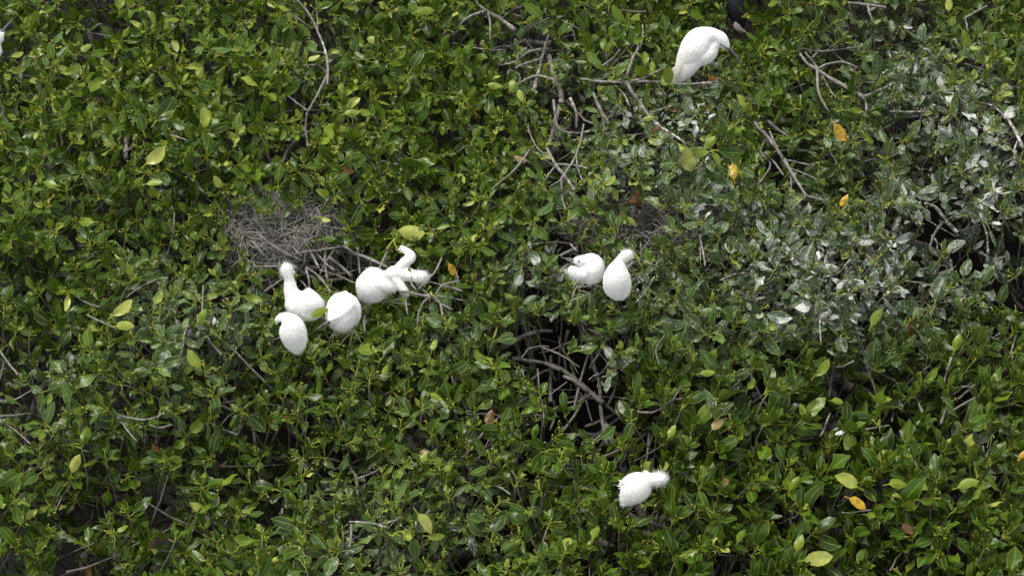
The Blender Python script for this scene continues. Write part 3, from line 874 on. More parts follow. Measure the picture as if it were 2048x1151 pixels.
# the big egret
root, dep, s = make_bird('white_egret', 'large adult white egret with a long slate bill hunched on a bare branch', (1395, 130), .10,
    [(1353,166,2,-26,2),(1359,155,11,-22,9),(1369,137,20.5,-14,18),(1382,114,28.5,-4,27),(1394,94,31.5,6,30),(1404,80,28.5,12,26),(1416,73,19.5,14,20),(1429,73.5,15.5,13,15),(1441,79,14.5,11,13),(1449,88,11,8,10),(1455,95.5,6,5,6)],
    extra=[[(1396,112,20,4),(1406,110,22,6),(1416,102,21,7),(1423,92,17,9),(1430,84,13,10)]],
    strand=(3800, 4.2, .16), mat=M_WHITE,
    wings=[[(1357,167,2,-14,2),(1366,154,11,-6,5),(1378,136,16,4,8),(1391,116,19,13,9),(1401,98,16,21,7),(1407,86,6,24,4)]], cat='egret', voxel=1.1)
tube_obj('bill', [(1452,93,6),(1462,101,4),(1474,116,0),(1487,133,-6)], [4.6, 3.6, 2.2, .7], M_BILL, dep, s, root, 10, 14)
tube_obj('lore', [(1441,89.5,22),(1447,92.5,20),(1454,97.5,13)], [.6, 1.2, 1.6], M_BILL, dep, s, root, 6, 6)
ball('eye', 1441.5, 89.3, 21.5, 1.7, M_EYE, dep, s, root)
tube_obj('leg', [(1388,146,-8),(1402,153,-16),(1421,163,-24)], [3.6, 3.0, 2.6], M_BLACKLEG, dep, s, root)
tube_obj('leg', [(1380,150,-14),(1396,160,-26),(1406,166,-34)], [3.0, 2.6, 2.4], M_BLACKLEG, dep, s, root)
foot('foot', 1421, 160, -14, [(1416,147,-8), (1428,151,-8), (1443,156,-10), (1414,168,-20)], 2.3, M_YTOE, dep, s, root)
foot('foot', 1406, 166, -33, [(1398,174,-32), (1412,174,-30), (1392,166,-34)], 1.8, M_YTOE, dep, s, root)
rg = np.random.default_rng(3)
fl_ = []
for k in range(110):
    a = rg.random()
    q0 = (1356 + 14 * a + rg.normal(0, 2), 136 - 20 * a + rg.normal(0, 3), 2 + 10 * a)
    q1 = (1334 + rg.normal(0, 7) + 14 * a, 160 + rg.normal(0, 3) - 20 * rg.random() * a, -20)
    p0 = Wd(np.array(q0[0]), np.array(q0[1]), np.array(dep - q0[2] * s)); p1 = Wd(np.array(q1[0]), np.array(q1[1]), np.array(dep + 4 * s))
    fl_.append(vane(p0, p1, Fv, .45 * s, .15, 4))
for k in range(14):
    p0 = Wd(np.array(1362. + k * .8), np.array(146. - k), np.array(dep + 4 * s)); p1 = Wd(np.array(1336. + k * 1.2), np.array(162. + .4 * k), np.array(dep + 8 * s))
    fl_.append(vane(p0, p1, Fv, 1.6 * s, .1, 5))
po = feathers_obj('back_plumes', fl_, M_PLUME, root)
po['kind'] = 'stuff'

G = 'young egret chicks'
# chick with the long neck stretched up
make_bird('egret_chick', 'white chick with its thin fluffy neck stretched up, leftmost of the upper row', (610, 612), .10,
    [(649,616,2.5,-14),(641,612,15,-12),(627,611,29,-6,26),(609,609,35.5,0,31),(594,601,30,5,26),(586,590,18,8,16),(581.5,579,14,10),(580,567,12,13),(578,556,9.5,16),(575,545,10.5,18),(573.5,537,11.5,19),(572,529,7,18)],
    fluff=(574, 537, 14), strand=(3000, 4.6, .4), group=G, wings=[[(640,630,3,4,3),(626,632,9,12,5),(610,626,12,20,6),(598,612,9,24,5),(590,600,4,22,3)]])
# plump chick seen from its back
r_, dp_, s_ = make_bird('egret_chick', 'plump white chick with its back turned, lowest of the five by the grey nest', (588, 676), .12,
    [(598,708,2.5,-22),(596,700,12,-18),(592,685,22.5,-10,20),(587,668,27.5,0,25),(583,653,26,8,23),(577,642,20,12,18),(569,635,12,12),(560,636,8,8),(553,641,5,2)],
    strand=(2600, 3.6, .25), group=G, wings=[[(600,704,3,-12,3),(603,690,9,0,5),(604,672,11,10,6),(598,654,9,18,5),(590,645,4,20,3)], [(592,706,3,-12,3),(578,690,8,-2,5),(570,672,9,8,6),(568,656,8,14,5),(572,644,4,16,3)]])
# bowed chick with a dark bill
root, dep, s = make_bird('egret_chick', 'white chick bowed towards its big pale feet, dark bill pointing down left', (684, 640), .13,
    [(691,585,8,4),(690,592,23,4,19),(688,606,31,6,27),(684,624,33,6,31),(681,641,30,2,29),(678,653,21,-4,20),(675,660,8,-8)],
    extra=[[(700,606,16,16),(690,618,18,20),(678,630,15.5,24),(667,639,11,26),(657,644.5,5.5,27)]],
    strand=(3000, 3.8, .3), group=G, wings=[[(712,648,3,-2,3),(714,632,8,6,6),(712,614,10,12,7),(706,600,7,14,6),(698,592,3,12,3)]])
tube_obj('bill', [(661,642.5,31),(653,646,31),(642,653,29),(628,662,25)], [3.6, 4.2, 3.0, .7], M_CBILL, dep, s, root, 10, 12)
tube_obj('bill_ridge', [(676,637,40),(664,641,37.5),(655,644.5,33)], [.5, .7, .8], M_CBILL, dep, s, root, 6, 6)
tube_obj('leg', [(706,640,-12),(708,650,-16),(707,658,-20)], [2.6, 2.4, 2.6], M_CLEG, dep, s, root)
tube_obj('leg', [(670,650,-14),(669,660,-18),(669,667,-22)], [2.4, 2.2, 2.4], M_CLEG, dep, s, root)
foot('foot', 707, 658, -20, [(684,672,-18), (672,698,-22), (698,696,-24), (724,688,-22), (716,668,-24)], 1.9, M_CLEG, dep, s, root)
foot('foot', 669, 667, -22, [(660,676,-24), (665,680,-26), (675,676,-24), (682,672,-26)], 1.7, M_CLEG, dep, s, root)
# round chick with the head turned to the right
root, dep, s = make_bird('egret_chick', 'round white chick beside the one with open wings, its downy head turned right', (744, 585), .12,
    [(737,604,7,-12),(738,596,22,-8,18),(741,585,29.5,-2,25),(744,571,32.5,4,29),(744,556,30.5,8,26),(742,545,22,8,18),(740,538,9,6)],
    extra=[[(750,560,15,16),(763,568,14,20),(774,572,11.5,20),(783,576,8.5,18),(789,578,4,16)]],
    fluff=(780, 574, 11), strand=(3000, 4.4, .4), group=G, wings=[[(734,602,3,4,3),(728,590,8,12,5),(726,574,9,18,6),(728,560,6,20,4)]])
tube_obj('bill', [(779,577,14),(783,585,10),(787,594,4)], [3, 2.2, .8], M_CBILL, dep, s, root, 8, 8)
tube_obj('leg', [(733,598,-12),(733,612,-20),(732,626,-30)], [2, 1.7, 2], M_CLEG, dep, s, root)
tube_obj('leg', [(748,598,-14),(746,604,-20),(740,612,-28)], [2, 1.7, 2], M_CLEG, dep, s, root)
foot('foot', 733, 611, -20, [(744,608,-18), (726,618,-22), (742,616,-24)], 1.4, M_CLEG, dep, s, root)
# chick with open wings
root, dep, s = make_bird('egret_chick', 'scruffy white chick holding both stubby wings open behind a green twig', (805, 552), .06,
    [(768,552,4,-6),(777,550,12,-4),(789,547,16,0,13),(803,546,16,2,13),(815,548,15,4,12),(825,551,12,6,11),(835,553,12,8,11),(844,554,12.5,9,11),(851,557,9,7),(857,561,2.5,5)],
    extra=[[(798,542,10,2),(804,532,11,4),(813,522,11,6),(822,516,9.5,6),(823,510,8.5,6),(814,503,7.5,5),(806,497,5.5,4),(800,491.5,1.5,3)],
           [(788,552,9,2),(796,564,10,4),(804,576,10,5),(812,587,8,4),(816,594,3,2)]],
    fluff=(845, 555, 12), strand=(2400, 4.6, .35), group=G)
fw = []
rg = np.random.default_rng(8)
for k in range(26):     # growing quills along the open wings
    t = k / 25
    for (ax, ay), (bx, by), (dx, dy) in (((800,534),(830,514),(-8,-3)), ((830,514),(804,493),(-7,5)), ((794,562),(817,590),(-8,3))):
        x, y = ax + (bx - ax) * t, ay + (by - ay) * t
        p0 = Wd(np.array(x + 2), np.array(y), np.array(dep - 9 * s)); p1 = Wd(np.array(x + dx + rg.normal(0, 1)), np.array(y + dy + rg.normal(0, 1)), np.array(dep - 6 * s))
        if k % 2: fw.append(vane(p0, p1, Fv, .55 * s, .1, 3))
q = feathers_obj('quills', fw[:], M_QUILL, root); q['kind'] = 'stuff'
for (ax, ay), (bx, by), (dx, dy), nn_ in (((803,533),(829,513),(-11,-6), 7), ((828,512),(803,493),(-8,7), 7), ((793,560),(816,588),(-11,5), 8)):
    for k in range(nn_):
        t = k / (nn_ - 1)
        x, y = ax + (bx - ax) * t, ay + (by - ay) * t
        p0 = Wd(np.array(x + 3.), np.array(y + 0.), np.array(dep - 6 * s)); p1 = Wd(np.array(x + dx + rg.normal(0, 1.2)), np.array(y + dy + rg.normal(0, 1.2)), np.array(dep - 2 * s))
        v, q = vane(p0, p1, Fv, 2.1 * s, .2, 5)
        link('wing_feather', mesh_np('wing_feather', v, q), M_WING, root)
for k in range(5):
    p0 = Wd(np.array(780.), np.array(546. + 2 * k), np.array(dep - 6 * s)); p1 = Wd(np.array(766. + k), np.array(541. + 6. * k), np.array(dep + 2 * s))
    v, q = vane(p0, p1, Fv, 2.2 * s, .2, 5)
    link('tail_feather', mesh_np('tail_feather', v, q), M_WING, root)
tube_obj('bill', [(853,558,5),(858,561,4),(863,565,2)], [2.2, 1.6, .6], M_CBILL, dep, s, root, 8, 6)
tube_obj('leg', [(812,560,-6),(818,574,-14),(831,583,-22)], [1.8, 1.5, 1.8], M_CLEG, dep, s, root)
tube_obj('leg', [(820,558,-6),(822,570,-12),(830,576,-18)], [1.8, 1.5, 1.8], M_CLEG, dep, s, root)
foot('foot', 830, 582, -21, [(836,590,-20), (828,590,-22), (840,583,-20)], 1.3, M_CLEG, dep, s, root)
# chick with the bill to the left
root, dep, s = make_bird('egret_chick', 'round white chick looking left with its dark bill and grey eye in view', (1180, 548), .10,
    [(1180,568,5,-10),(1180,561,18,-8,15),(1181,551,25,-2,22),(1182,538,27.5,2,25),(1180,526,25.5,6,22),(1176,517,17,8,14),(1171,511,6,8)],
    extra=[[(1176,546,13,8),(1164,548,13.5,12),(1153,546,13,12),(1145,540,10.5,10),(1142,533,5,8)],
           [(1178,526,14,10),(1169,522,12.5,14),(1160,521,10.5,15),(1153,521,8,14),(1147,520.5,4.5,12)]],
    fluff=(1150, 545, 10), strand=(2600, 3.6, .35), group=G, wings=[[(1176,566,3,6,3),(1174,556,7,14,5),(1176,544,8,20,5),(1180,534,4,22,3)]])
tube_obj('bill', [(1153,521.5,16),(1146,520,15),(1136,517.5,13),(1122,514.8,9)], [3.6, 3.2, 2.2, .6], M_CBILL, dep, s, root, 10, 12)
tube_obj('lower_bill', [(1154,525.5,16),(1147,524.5,14),(1140,521.5,12),(1131,518.8,10)], [2.0, 1.8, 1.3, .5], M_QUILL, dep, s, root, 8, 8)
ball('eye', 1157.8, 521.8, 24.0, 2.5, M_IRIS, dep, s, root)
ball('pupil', 1157.8, 521.6, 25.6, 1.4, M_EYE, dep, s, root)
tube_obj('leg', [(1186,562,-8),(1185,574,-16),(1183,587,-26)], [2.4, 2.2, 2.2], M_BLACKLEG, dep, s, root)
tube_obj('leg', [(1172,560,-10),(1165,570,-18),(1158,576,-26)], [2.2, 1.8, 2], M_CLEG, dep, s, root)
foot('foot', 1180, 587, -25, [(1156,580,-24), (1139,602,-26), (1180,612,-28), (1194,575,-26)], 1.8, M_CLEG, dep, s, root)
# chick seen from the back
make_bird('egret_chick', 'white chick turned away, right of the one that looks left, tufted head tipped right', (1235, 572), .11,
    [(1240,600,2.5,-22),(1238,593,11.5,-18),(1235,581,22,-10,18),(1233,566,27,-2,23),(1234,551,26.5,6,22),(1236,538,21,10,17),(1239,527,14,12),(1242,519,9.5,13),(1248,513,10,14),(1256,509,9.5,14),(1262,506.5,6,12)],
    fluff=(1256, 510, 12), strand=(2600, 3.6, .28), group=G,
    wings=[[(1244,598,3,-12,3),(1252,584,8,-2,5),(1254,566,9,8,6),(1250,550,8,16,5),(1244,540,3,18,3)], [(1233,598,3,-12,3),(1219,584,8,-2,5),(1215,568,9,8,6),(1219,550,8,16,5),(1226,540,3,18,3)]])
# lone chick at the bottom
root, dep, s = make_bird('egret_chick', 'lone white chick sprawled over the leaves near the bottom with ragged wings', (1272, 975), .10,
    [(1245,1010,5,-14),(1251,1001,15,-12,10),(1262,988,25,-6,17),(1275,975,28,0,20),(1287,965,24,6,18),(1297,959,16,10,14),(1306,957.5,12.5,12),(1316,957,12.5,13),(1325,956,10.5,12),(1332,954.5,5,10)],
    extra=[[(1290,958,11,6),(1276,954,11,6),(1262,956,9.5,4),(1250,962,7,0),(1240,969,3,-6)], [(1300,956,6,8),(1295,946,4,10),(1288,941,2.5,8)]],
    fluff=(1320, 956, 15), strand=(3000, 5.0, .3), group=G)
tube_obj('bill', [(1330,954,10),(1336,953,8),(1342,953,6)], [2.4, 1.8, .6], M_CBILL, dep, s, root, 8, 6)
fw = []
for k in range(9):
    a0 = (1262 + 2.5 * k, 972 + 1.5 * k); a1 = (1234 + 1.0 * k + rg.normal(0, 2), 960 + 6.2 * k + rg.normal(0, 1.5))
    p0 = Wd(np.array(a0[0]), np.array(a0[1]), np.array(dep - 10 * s)); p1 = Wd(np.array(a1[0]), np.array(a1[1]), np.array(dep + 8 * s))
    fw.append(vane(p0, p1, Fv, 2.3 * s, .1, 6))
for v, q in fw:
    link('wing_quill', mesh_np('wing_quill', v, q), M_WING, root)
# bird cut by the left edge
root, dep, s = make_bird('white_egret', 'white egret cut off by the left edge of the picture with its slate bill raised', (-12, 95), .14,
    [(-70,130,3,-20),(-60,120,20,-14),(-44,108,30,-6),(-27,100,33,2),(-12,98,20.5,6),(-7,88,9,8),(-5,78,12,10),(-2,73,12,10),(3,67,7,9),(6,61,3.5,8)],
    strand=(2000, 3.6, .2), cat='egret')
tube_obj('bill', [(1,66,12),(7,60,11),(15,50,9),(25,39,6)], [3.6, 3.0, 2.0, .6], M_BILL, dep, s, root, 8, 10)
ball('eye', 0, 70, 19, 1.6, M_EYE, dep, s, root)
tube_obj('leg', [(-36,126,-10),(-30,150,-40)], [2.4, 2.2], M_BLACKLEG, dep, s, root)
# dark heron on a nest
root, dep, s = make_bird('dark_heron', 'slate black heron sitting on a nest behind the big egret, half hidden by leaves', (1476, 40), -.10,
    [(1486,54,3,-8),(1483,46,11,-6,9),(1479,32,20,-2,16),(1475,12,25,4,21),(1471,-10,24,8,20),(1467,-28,15,10,13),(1462,-42,9,12),(1455,-52,8,10),(1447,-56,5,8)],
    strand=(1800, 4.5, .12), mat=M_SLATE, down=M_SLATE, cat='heron', masked=False)
lw = loft([(1470,46,4,8,3),(1474,54,7,6,4),(1482,61,5.5,2,4),(1492,64,2,0,2)], dep, s, 12, 14)
link('flank', fuse([lw], 'flank', .9 * s), M_PALEB, root)
tube_obj('bill', [(1450,-56,8),(1436,-54,4),(1420,-50,0)], [3, 2, .6], M_BILL, dep, s, root)
for (a, b, r) in ((1462, 18, 12), (1482, 44, 10), (1476, 30, 7)):
    mask_disc(a, b, r, dep)

# ------------------------------------------------------------------ nests
def nest(label, cx, cy, rx, ry, drop, count, mat, thick=1.5, seed=1, ln=(22, 60), bowl=.05, mk=.3):
    rg = np.random.default_rng(seed)
    z0 = float(surf(np.array(float(cx)), np.array(float(cy)))) - drop
    c = W(np.array(float(cx)), np.array(float(cy)), np.array(z0))
    s = px_scale(float((c - CAM) @ D))
    Rx = rx * s; Ry = ry * s / math.sin(PITCH)
    root = empty('stick_nest', c + np.array([0, 0, -.12]), label, 'nest', 'stick nests')
    K = 4
    a = rg.uniform(0, 2 * np.pi, count); r = np.sqrt(rg.random(count)) * (1.0 + .16 * np.sin(3 * a + 1) + .22 * rg.random(count) ** 3)
    ctr = np.stack([np.cos(a) * r * Rx, np.sin(a) * r * Ry, np.zeros(count)], 1)
    # sticks lie roughly around the bowl, many at random
    tang = a + np.pi / 2 + rg.normal(0, 1.15, count)
    L = rg.uniform(ln[0], ln[1], count) * s * (1 + .6 * (rg.random(count) > .93))
    lay = rg.random(count)
    zc = -.16 + .16 * lay + bowl * r ** 2 * lay + .01
    zc = np.where(r > .85, zc - .05, zc)
    tilt = rg.normal(0, .2, count)
    d = np.stack([np.cos(tang) * np.cos(tilt), np.sin(tang) * np.cos(tilt), np.sin(tilt)], 1)
    t = np.linspace(-.5, .5, K)
    bend = rg.normal(0, .022, (count, 3)) * L[:, None]
    P = c + ctr[:, None] + np.stack([0 * zc, 0 * zc, zc], 1)[:, None] + d[:, None] * (t[None, :, None] * L[:, None, None]) + bend[:, None] * (1 - (2 * t) ** 2)[None, :, None]
    rad = (thick * s * rg.uniform(.4, 1.1, count) * np.where(rg.random(count) < .06, 1.9, 1))[:, None] * np.array([1, .95, .85, .6])[None]
    px, py, dep = proj(P[:, K // 2])
    for x, y, q, l in zip(px, py, dep, lay):
        if l > .5: mask_disc(x, y, 3, q + .02) if rg.random() < mk else None
    order = np.argsort(-(lay + .1 * rg.random(count)))
    for i in order[:300]:
        p0 = P[i].mean(0)
        V, Q, _ = tubes(P[i] - p0, rad[i], 4)
        o = link('stick', mesh_np('stick', V, Q), mat, root); o.location = p0
    i = order[300:]
    if len(i):
        C = np.zeros((len(i), K, 3)); C[:, :, 0] = rg.random(len(i))[:, None]
        V, Q, Cc = tubes(P[i], rad[i], 4, 0, C)
        link('lining_sticks', mesh_np('sticks', V, Q, colr=Cc), mat, root, kind='stuff')
    return root


nest('large pale grey stick nest in the open gap above the chick with the stretched neck', 552, 450, 112, 72, .12, 1700, M_STICK, 1.15, 1, mk=.05)
nest('brown stick nest under white spotted leaves, above the two chicks at the middle', 1300, 448, 165, 62, .17, 1200, M_STICKB, 1.2, 2, mk=.05)
nest('small brown nest under the black heron behind the big egret', 1484, 62, 62, 34, .26, 500, M_STICKB, 1.2, 4, (18, 44), mk=.05)

# ------------------------------------------------------------------ leaves
NV = 12
vr = np.random.default_rng(77)


def leaf_shape(k, nu, nv):
    g = np.random.default_rng(500 + k)
    wm = g.uniform(.195, .285); skew = g.uniform(.85, 1.15) * 1.0
    fold = g.uniform(.05, .55); curl = g.uniform(-.18, .38); wave = g.uniform(.06, .24) if k % 2 else g.uniform(.26, .5)
    fr = g.uniform(.8, 1.7); ph = g.uniform(0, 6.28, 2); tw = g.uniform(-.5, .5); side = g.uniform(-.12, .12)
    if k % 4 == 3: fold = g.uniform(-.4, -.15)
    us = np.linspace(0, 1, nu + 1); vs = np.linspace(-1, 1, nv + 1)
    U_, V_ = np.meshgrid(us, vs, indexing='ij')
    Wd_ = wm * (4 * (U_ ** skew) * (1 - U_ ** skew)).clip(0) ** .62 * (1 - .12 * U_)
    Wd_ = np.where(U_ < .01, .02, Wd_); Wd_ = np.where(U_ > .99, .004, Wd_)
    x = V_ * Wd_ + side * np.sin(U_ * np.pi)
    z = fold * np.abs(V_) * Wd_ - curl * (U_ ** 2) + wave * np.abs(V_) * Wd_ / .28 * np.sin(2 * np.pi * fr * U_ + np.where(V_ < 0, ph[0], ph[1])) * .5
    y = U_ * (1 - .12 * abs(curl))
    an = tw * U_
    x, z = x * np.cos(an) - z * np.sin(an), x * np.sin(an) + z * np.cos(an)
    V = np.stack([x, y, z], -1).reshape(-1, 3)
    uv = np.stack([U_ * .998 + .002, V_ * .5 + .5], -1).reshape(-1, 2)
    i = np.arange(len(V)).reshape(nu + 1, nv + 1)
    Q = np.stack([i[:-1, :-1], i[:-1, 1:], i[1:, 1:], i[1:, :-1]], -1).reshape(-1, 4)
    # stalk
    pl = .28
    b = len(V); r = .022
    ring = np.array([[math.cos(t), 0, math.sin(t)] for t in (.5, 2.6, 4.7)]) * r
    V = np.vstack([V, ring + [0, -pl, -.03], ring * .9 + [0, .03, 0]])
    uv = np.vstack([uv, np.tile([0, .5], (6, 1))])
    Q = np.vstack([Q, [[b + j, b + (j + 1) % 3, b + 3 + (j + 1) % 3, b + 3 + j] for j in range(3)]])
    V[:, 1] += pl
    return V, Q, uv


HI = [leaf_shape(k, 5, 4) for k in range(NV)]
LO = [leaf_shape(k, 3, 2) for k in range(NV)]
leaf_me = []
for k in range(NV):
    V, Q, uv = HI[k]
    me = mesh_np('leaf_blade', V, Q, uv=uv, colr=np.zeros((len(V), 3)))
    me.materials.append(M_LEAF)
    leaf_me.append(me)


def scatter(step, under, seed, jit=.45, skipmul=1.0, under_j=.075):
    g = np.random.default_rng(seed)
    xs = np.arange(-4.3, 4.3, step); ys = np.arange(-3.5, 4.4, step)
    X, Y = np.meshgrid(xs, ys)
    X = X.ravel() + g.uniform(-jit, jit, X.size) * step; Y = Y.ravel() + g.uniform(-jit, jit, Y.size) * step
    h = height0(X, Y)
    px, py, _ = proj(np.stack([X, Y, h - under], 1))
    dep, skip = holes(px, py)
    Z = h - under + g.uniform(-under_j, under_j, X.size)
    val = smooth01((-.12 - vnoise(X, Y, 1.9, 4) * .6 - vnoise(X, Y, 4.4, 5) * .4) / .35)
    keep = (g.random(X.size) > np.where((skip > .85) | (under < .2), skip, skip * .25) * skipmul) & (g.random(X.size) > val * (.65 if under < .1 else .4 if under < .2 else .0))
    out_ = (px < -90) | (px > 2140) | (py < -90) | (py > 1240)
    keep &= ~(out_ & (g.random(X.size) < .2))
    return np.stack([X, Y, Z], 1)[keep], dep[keep]


ros = []      # position, layer, scale
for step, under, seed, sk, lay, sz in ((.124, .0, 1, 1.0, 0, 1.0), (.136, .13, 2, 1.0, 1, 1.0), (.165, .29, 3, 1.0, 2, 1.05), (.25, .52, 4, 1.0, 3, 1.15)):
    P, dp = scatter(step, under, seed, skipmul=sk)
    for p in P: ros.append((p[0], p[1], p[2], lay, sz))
ros = np.array(ros)
# a few big shaded leaves low in the right hand hollow
ex = []
for (x, y, u) in ((1812, 486, .45), (1862, 540, .45), (1940, 500, .4), (1790, 530, .3), (2000, 530, .35)):
    z = float(surf(np.array(float(x)), np.array(float(y)))) - u
    p = W(np.array(float(x)), np.array(float(y)), np.array(z)); ex.append((p[0], p[1], p[2], 2, 1.35))
ros = np.vstack([ros, ex])
NR = len(ros)
lr = np.random.default_rng(9)
rpx, rpy, _ = proj(ros[:, :3])
eps = .05
gx = (height0(ros[:, 0] + eps, ros[:, 1]) - height0(ros[:, 0] - eps, ros[:, 1])) / (2 * eps)
gy = (height0(ros[:, 0], ros[:, 1] + eps) - height0(ros[:, 0], ros[:, 1] - eps)) / (2 * eps)
face = smooth01((700 - rpy) / 500)          # the upper part of the stand leans towards the viewer, the lower part stands upright
ax = np.stack([-gx * .8, -gy * .8 - .42 * face + .18 * (1 - face), np.ones(NR)], 1) + lr.normal(0, .44, (NR, 3)) * [1, 1, .2] * (1 - .5 * smooth01((rpx - 900) / 500) * smooth01((rpy - 560) / 200))[:, None]
rightish = smooth01((rpx - 900) / 500) * smooth01((rpy - 560) / 200)
ax[:, 0] += rightish * .30; ax[:, 1] += rightish * .12
ax = nrm(ax)

cnt = lr.integers(5, 10, NR)
LI = np.repeat(np.arange(NR), cnt)                      # rosette of each leaf
LK = np.concatenate([np.arange(c) for c in cnt])        # rank in the rosette
NL = len(LI)
phase = lr.uniform(0, 6.28, NR)
A = ax[LI]
ref = nrm(np.cross(A, np.array([.3, .1, .9]) + lr.normal(0, .01, (NL, 3)) * 0))
B = np.cross(A, ref)
phi = phase[LI] + (LK // 2) * (np.pi / 2) + (LK % 2) * np.pi + lr.normal(0, .28, NL) + (LK // 2) * .35
rad = np.cos(phi)[:, None] * ref + np.sin(phi)[:, None] * B
rank = LK / np.maximum(cnt[LI] - 1, 1)                  # 0 inner .. 1 outer
th = np.radians(22 + 62 * rank ** .8 + lr.normal(0, 15, NL))
upr = rightish[LI]
th *= 1 - .42 * upr
dirv = np.cos(th)[:, None] * A + np.sin(th)[:, None] * rad
nor = np.sin(th)[:, None] * A - np.cos(th)[:, None] * rad
roll = lr.normal(0, .62, NL)[:, None]
sidev = np.cross(dirv, nor)
nor = nrm(nor * np.cos(roll) + sidev * np.sin(roll))
size = lr.normal(.088, .021, NL).clip(.045, .15) * (.62 + .38 * np.minimum(1, rank * 1.8)) * ros[LI, 4]
size *= 1 + .16 * upr; size *= np.where(lr.random(NL) < .05, 1.25, 1) + .08 * vnoise(ros[LI, 0], ros[LI, 1], 1.3, 40)
base = ros[LI, :3] - A * (rank * .03)[:, None] + rad * .004
var = lr.integers(0, NV, NL)
tipp = base + dirv * (size * 1.2)[:, None]
# tint: inner young leaves brighter
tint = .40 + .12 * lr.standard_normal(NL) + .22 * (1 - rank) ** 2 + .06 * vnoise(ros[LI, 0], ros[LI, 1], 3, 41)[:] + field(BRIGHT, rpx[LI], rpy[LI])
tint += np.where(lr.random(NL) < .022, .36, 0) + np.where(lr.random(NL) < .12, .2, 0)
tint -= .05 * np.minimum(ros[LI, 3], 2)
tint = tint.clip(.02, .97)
gu = guano_at(rpx[LI], rpy[LI])
gu = gu * lr.uniform(.45, 1.45, NL) + .03 + .09 * lr.random(NL)
gu = np.where(tint > .8, gu * .35, gu)
gu *= np.where(ros[LI, 3] < 1, .72, 1.05)
gu = gu.clip(0, 1.1)
age = np.where(lr.random(NL) < .0006, lr.choice([.33, .55, .75, .95], NL), 0.0)

# leave out what would hide birds, branches and nests
keep = np.ones(NL, bool)
for f in (0.0, .35, .6, .85, 1.05):
    q = base + dirv * (size * 1.2 * f)[:, None]
    px, py, dp = proj(q)
    ix = (px / 4 + 20).astype(int).clip(0, mask.shape[1] - 1); iy = (py / 4 + 20).astype(int).clip(0, mask.shape[0] - 1)
    keep &= ~(dp < mask[iy, ix])

sel = np.where(keep)[0]
base, dirv, nor, size, var, tint, gu, age, LI = [a[sel] for a in (base, dirv, nor, size, var, tint, gu, age, LI)]
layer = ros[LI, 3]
NL = len(sel)

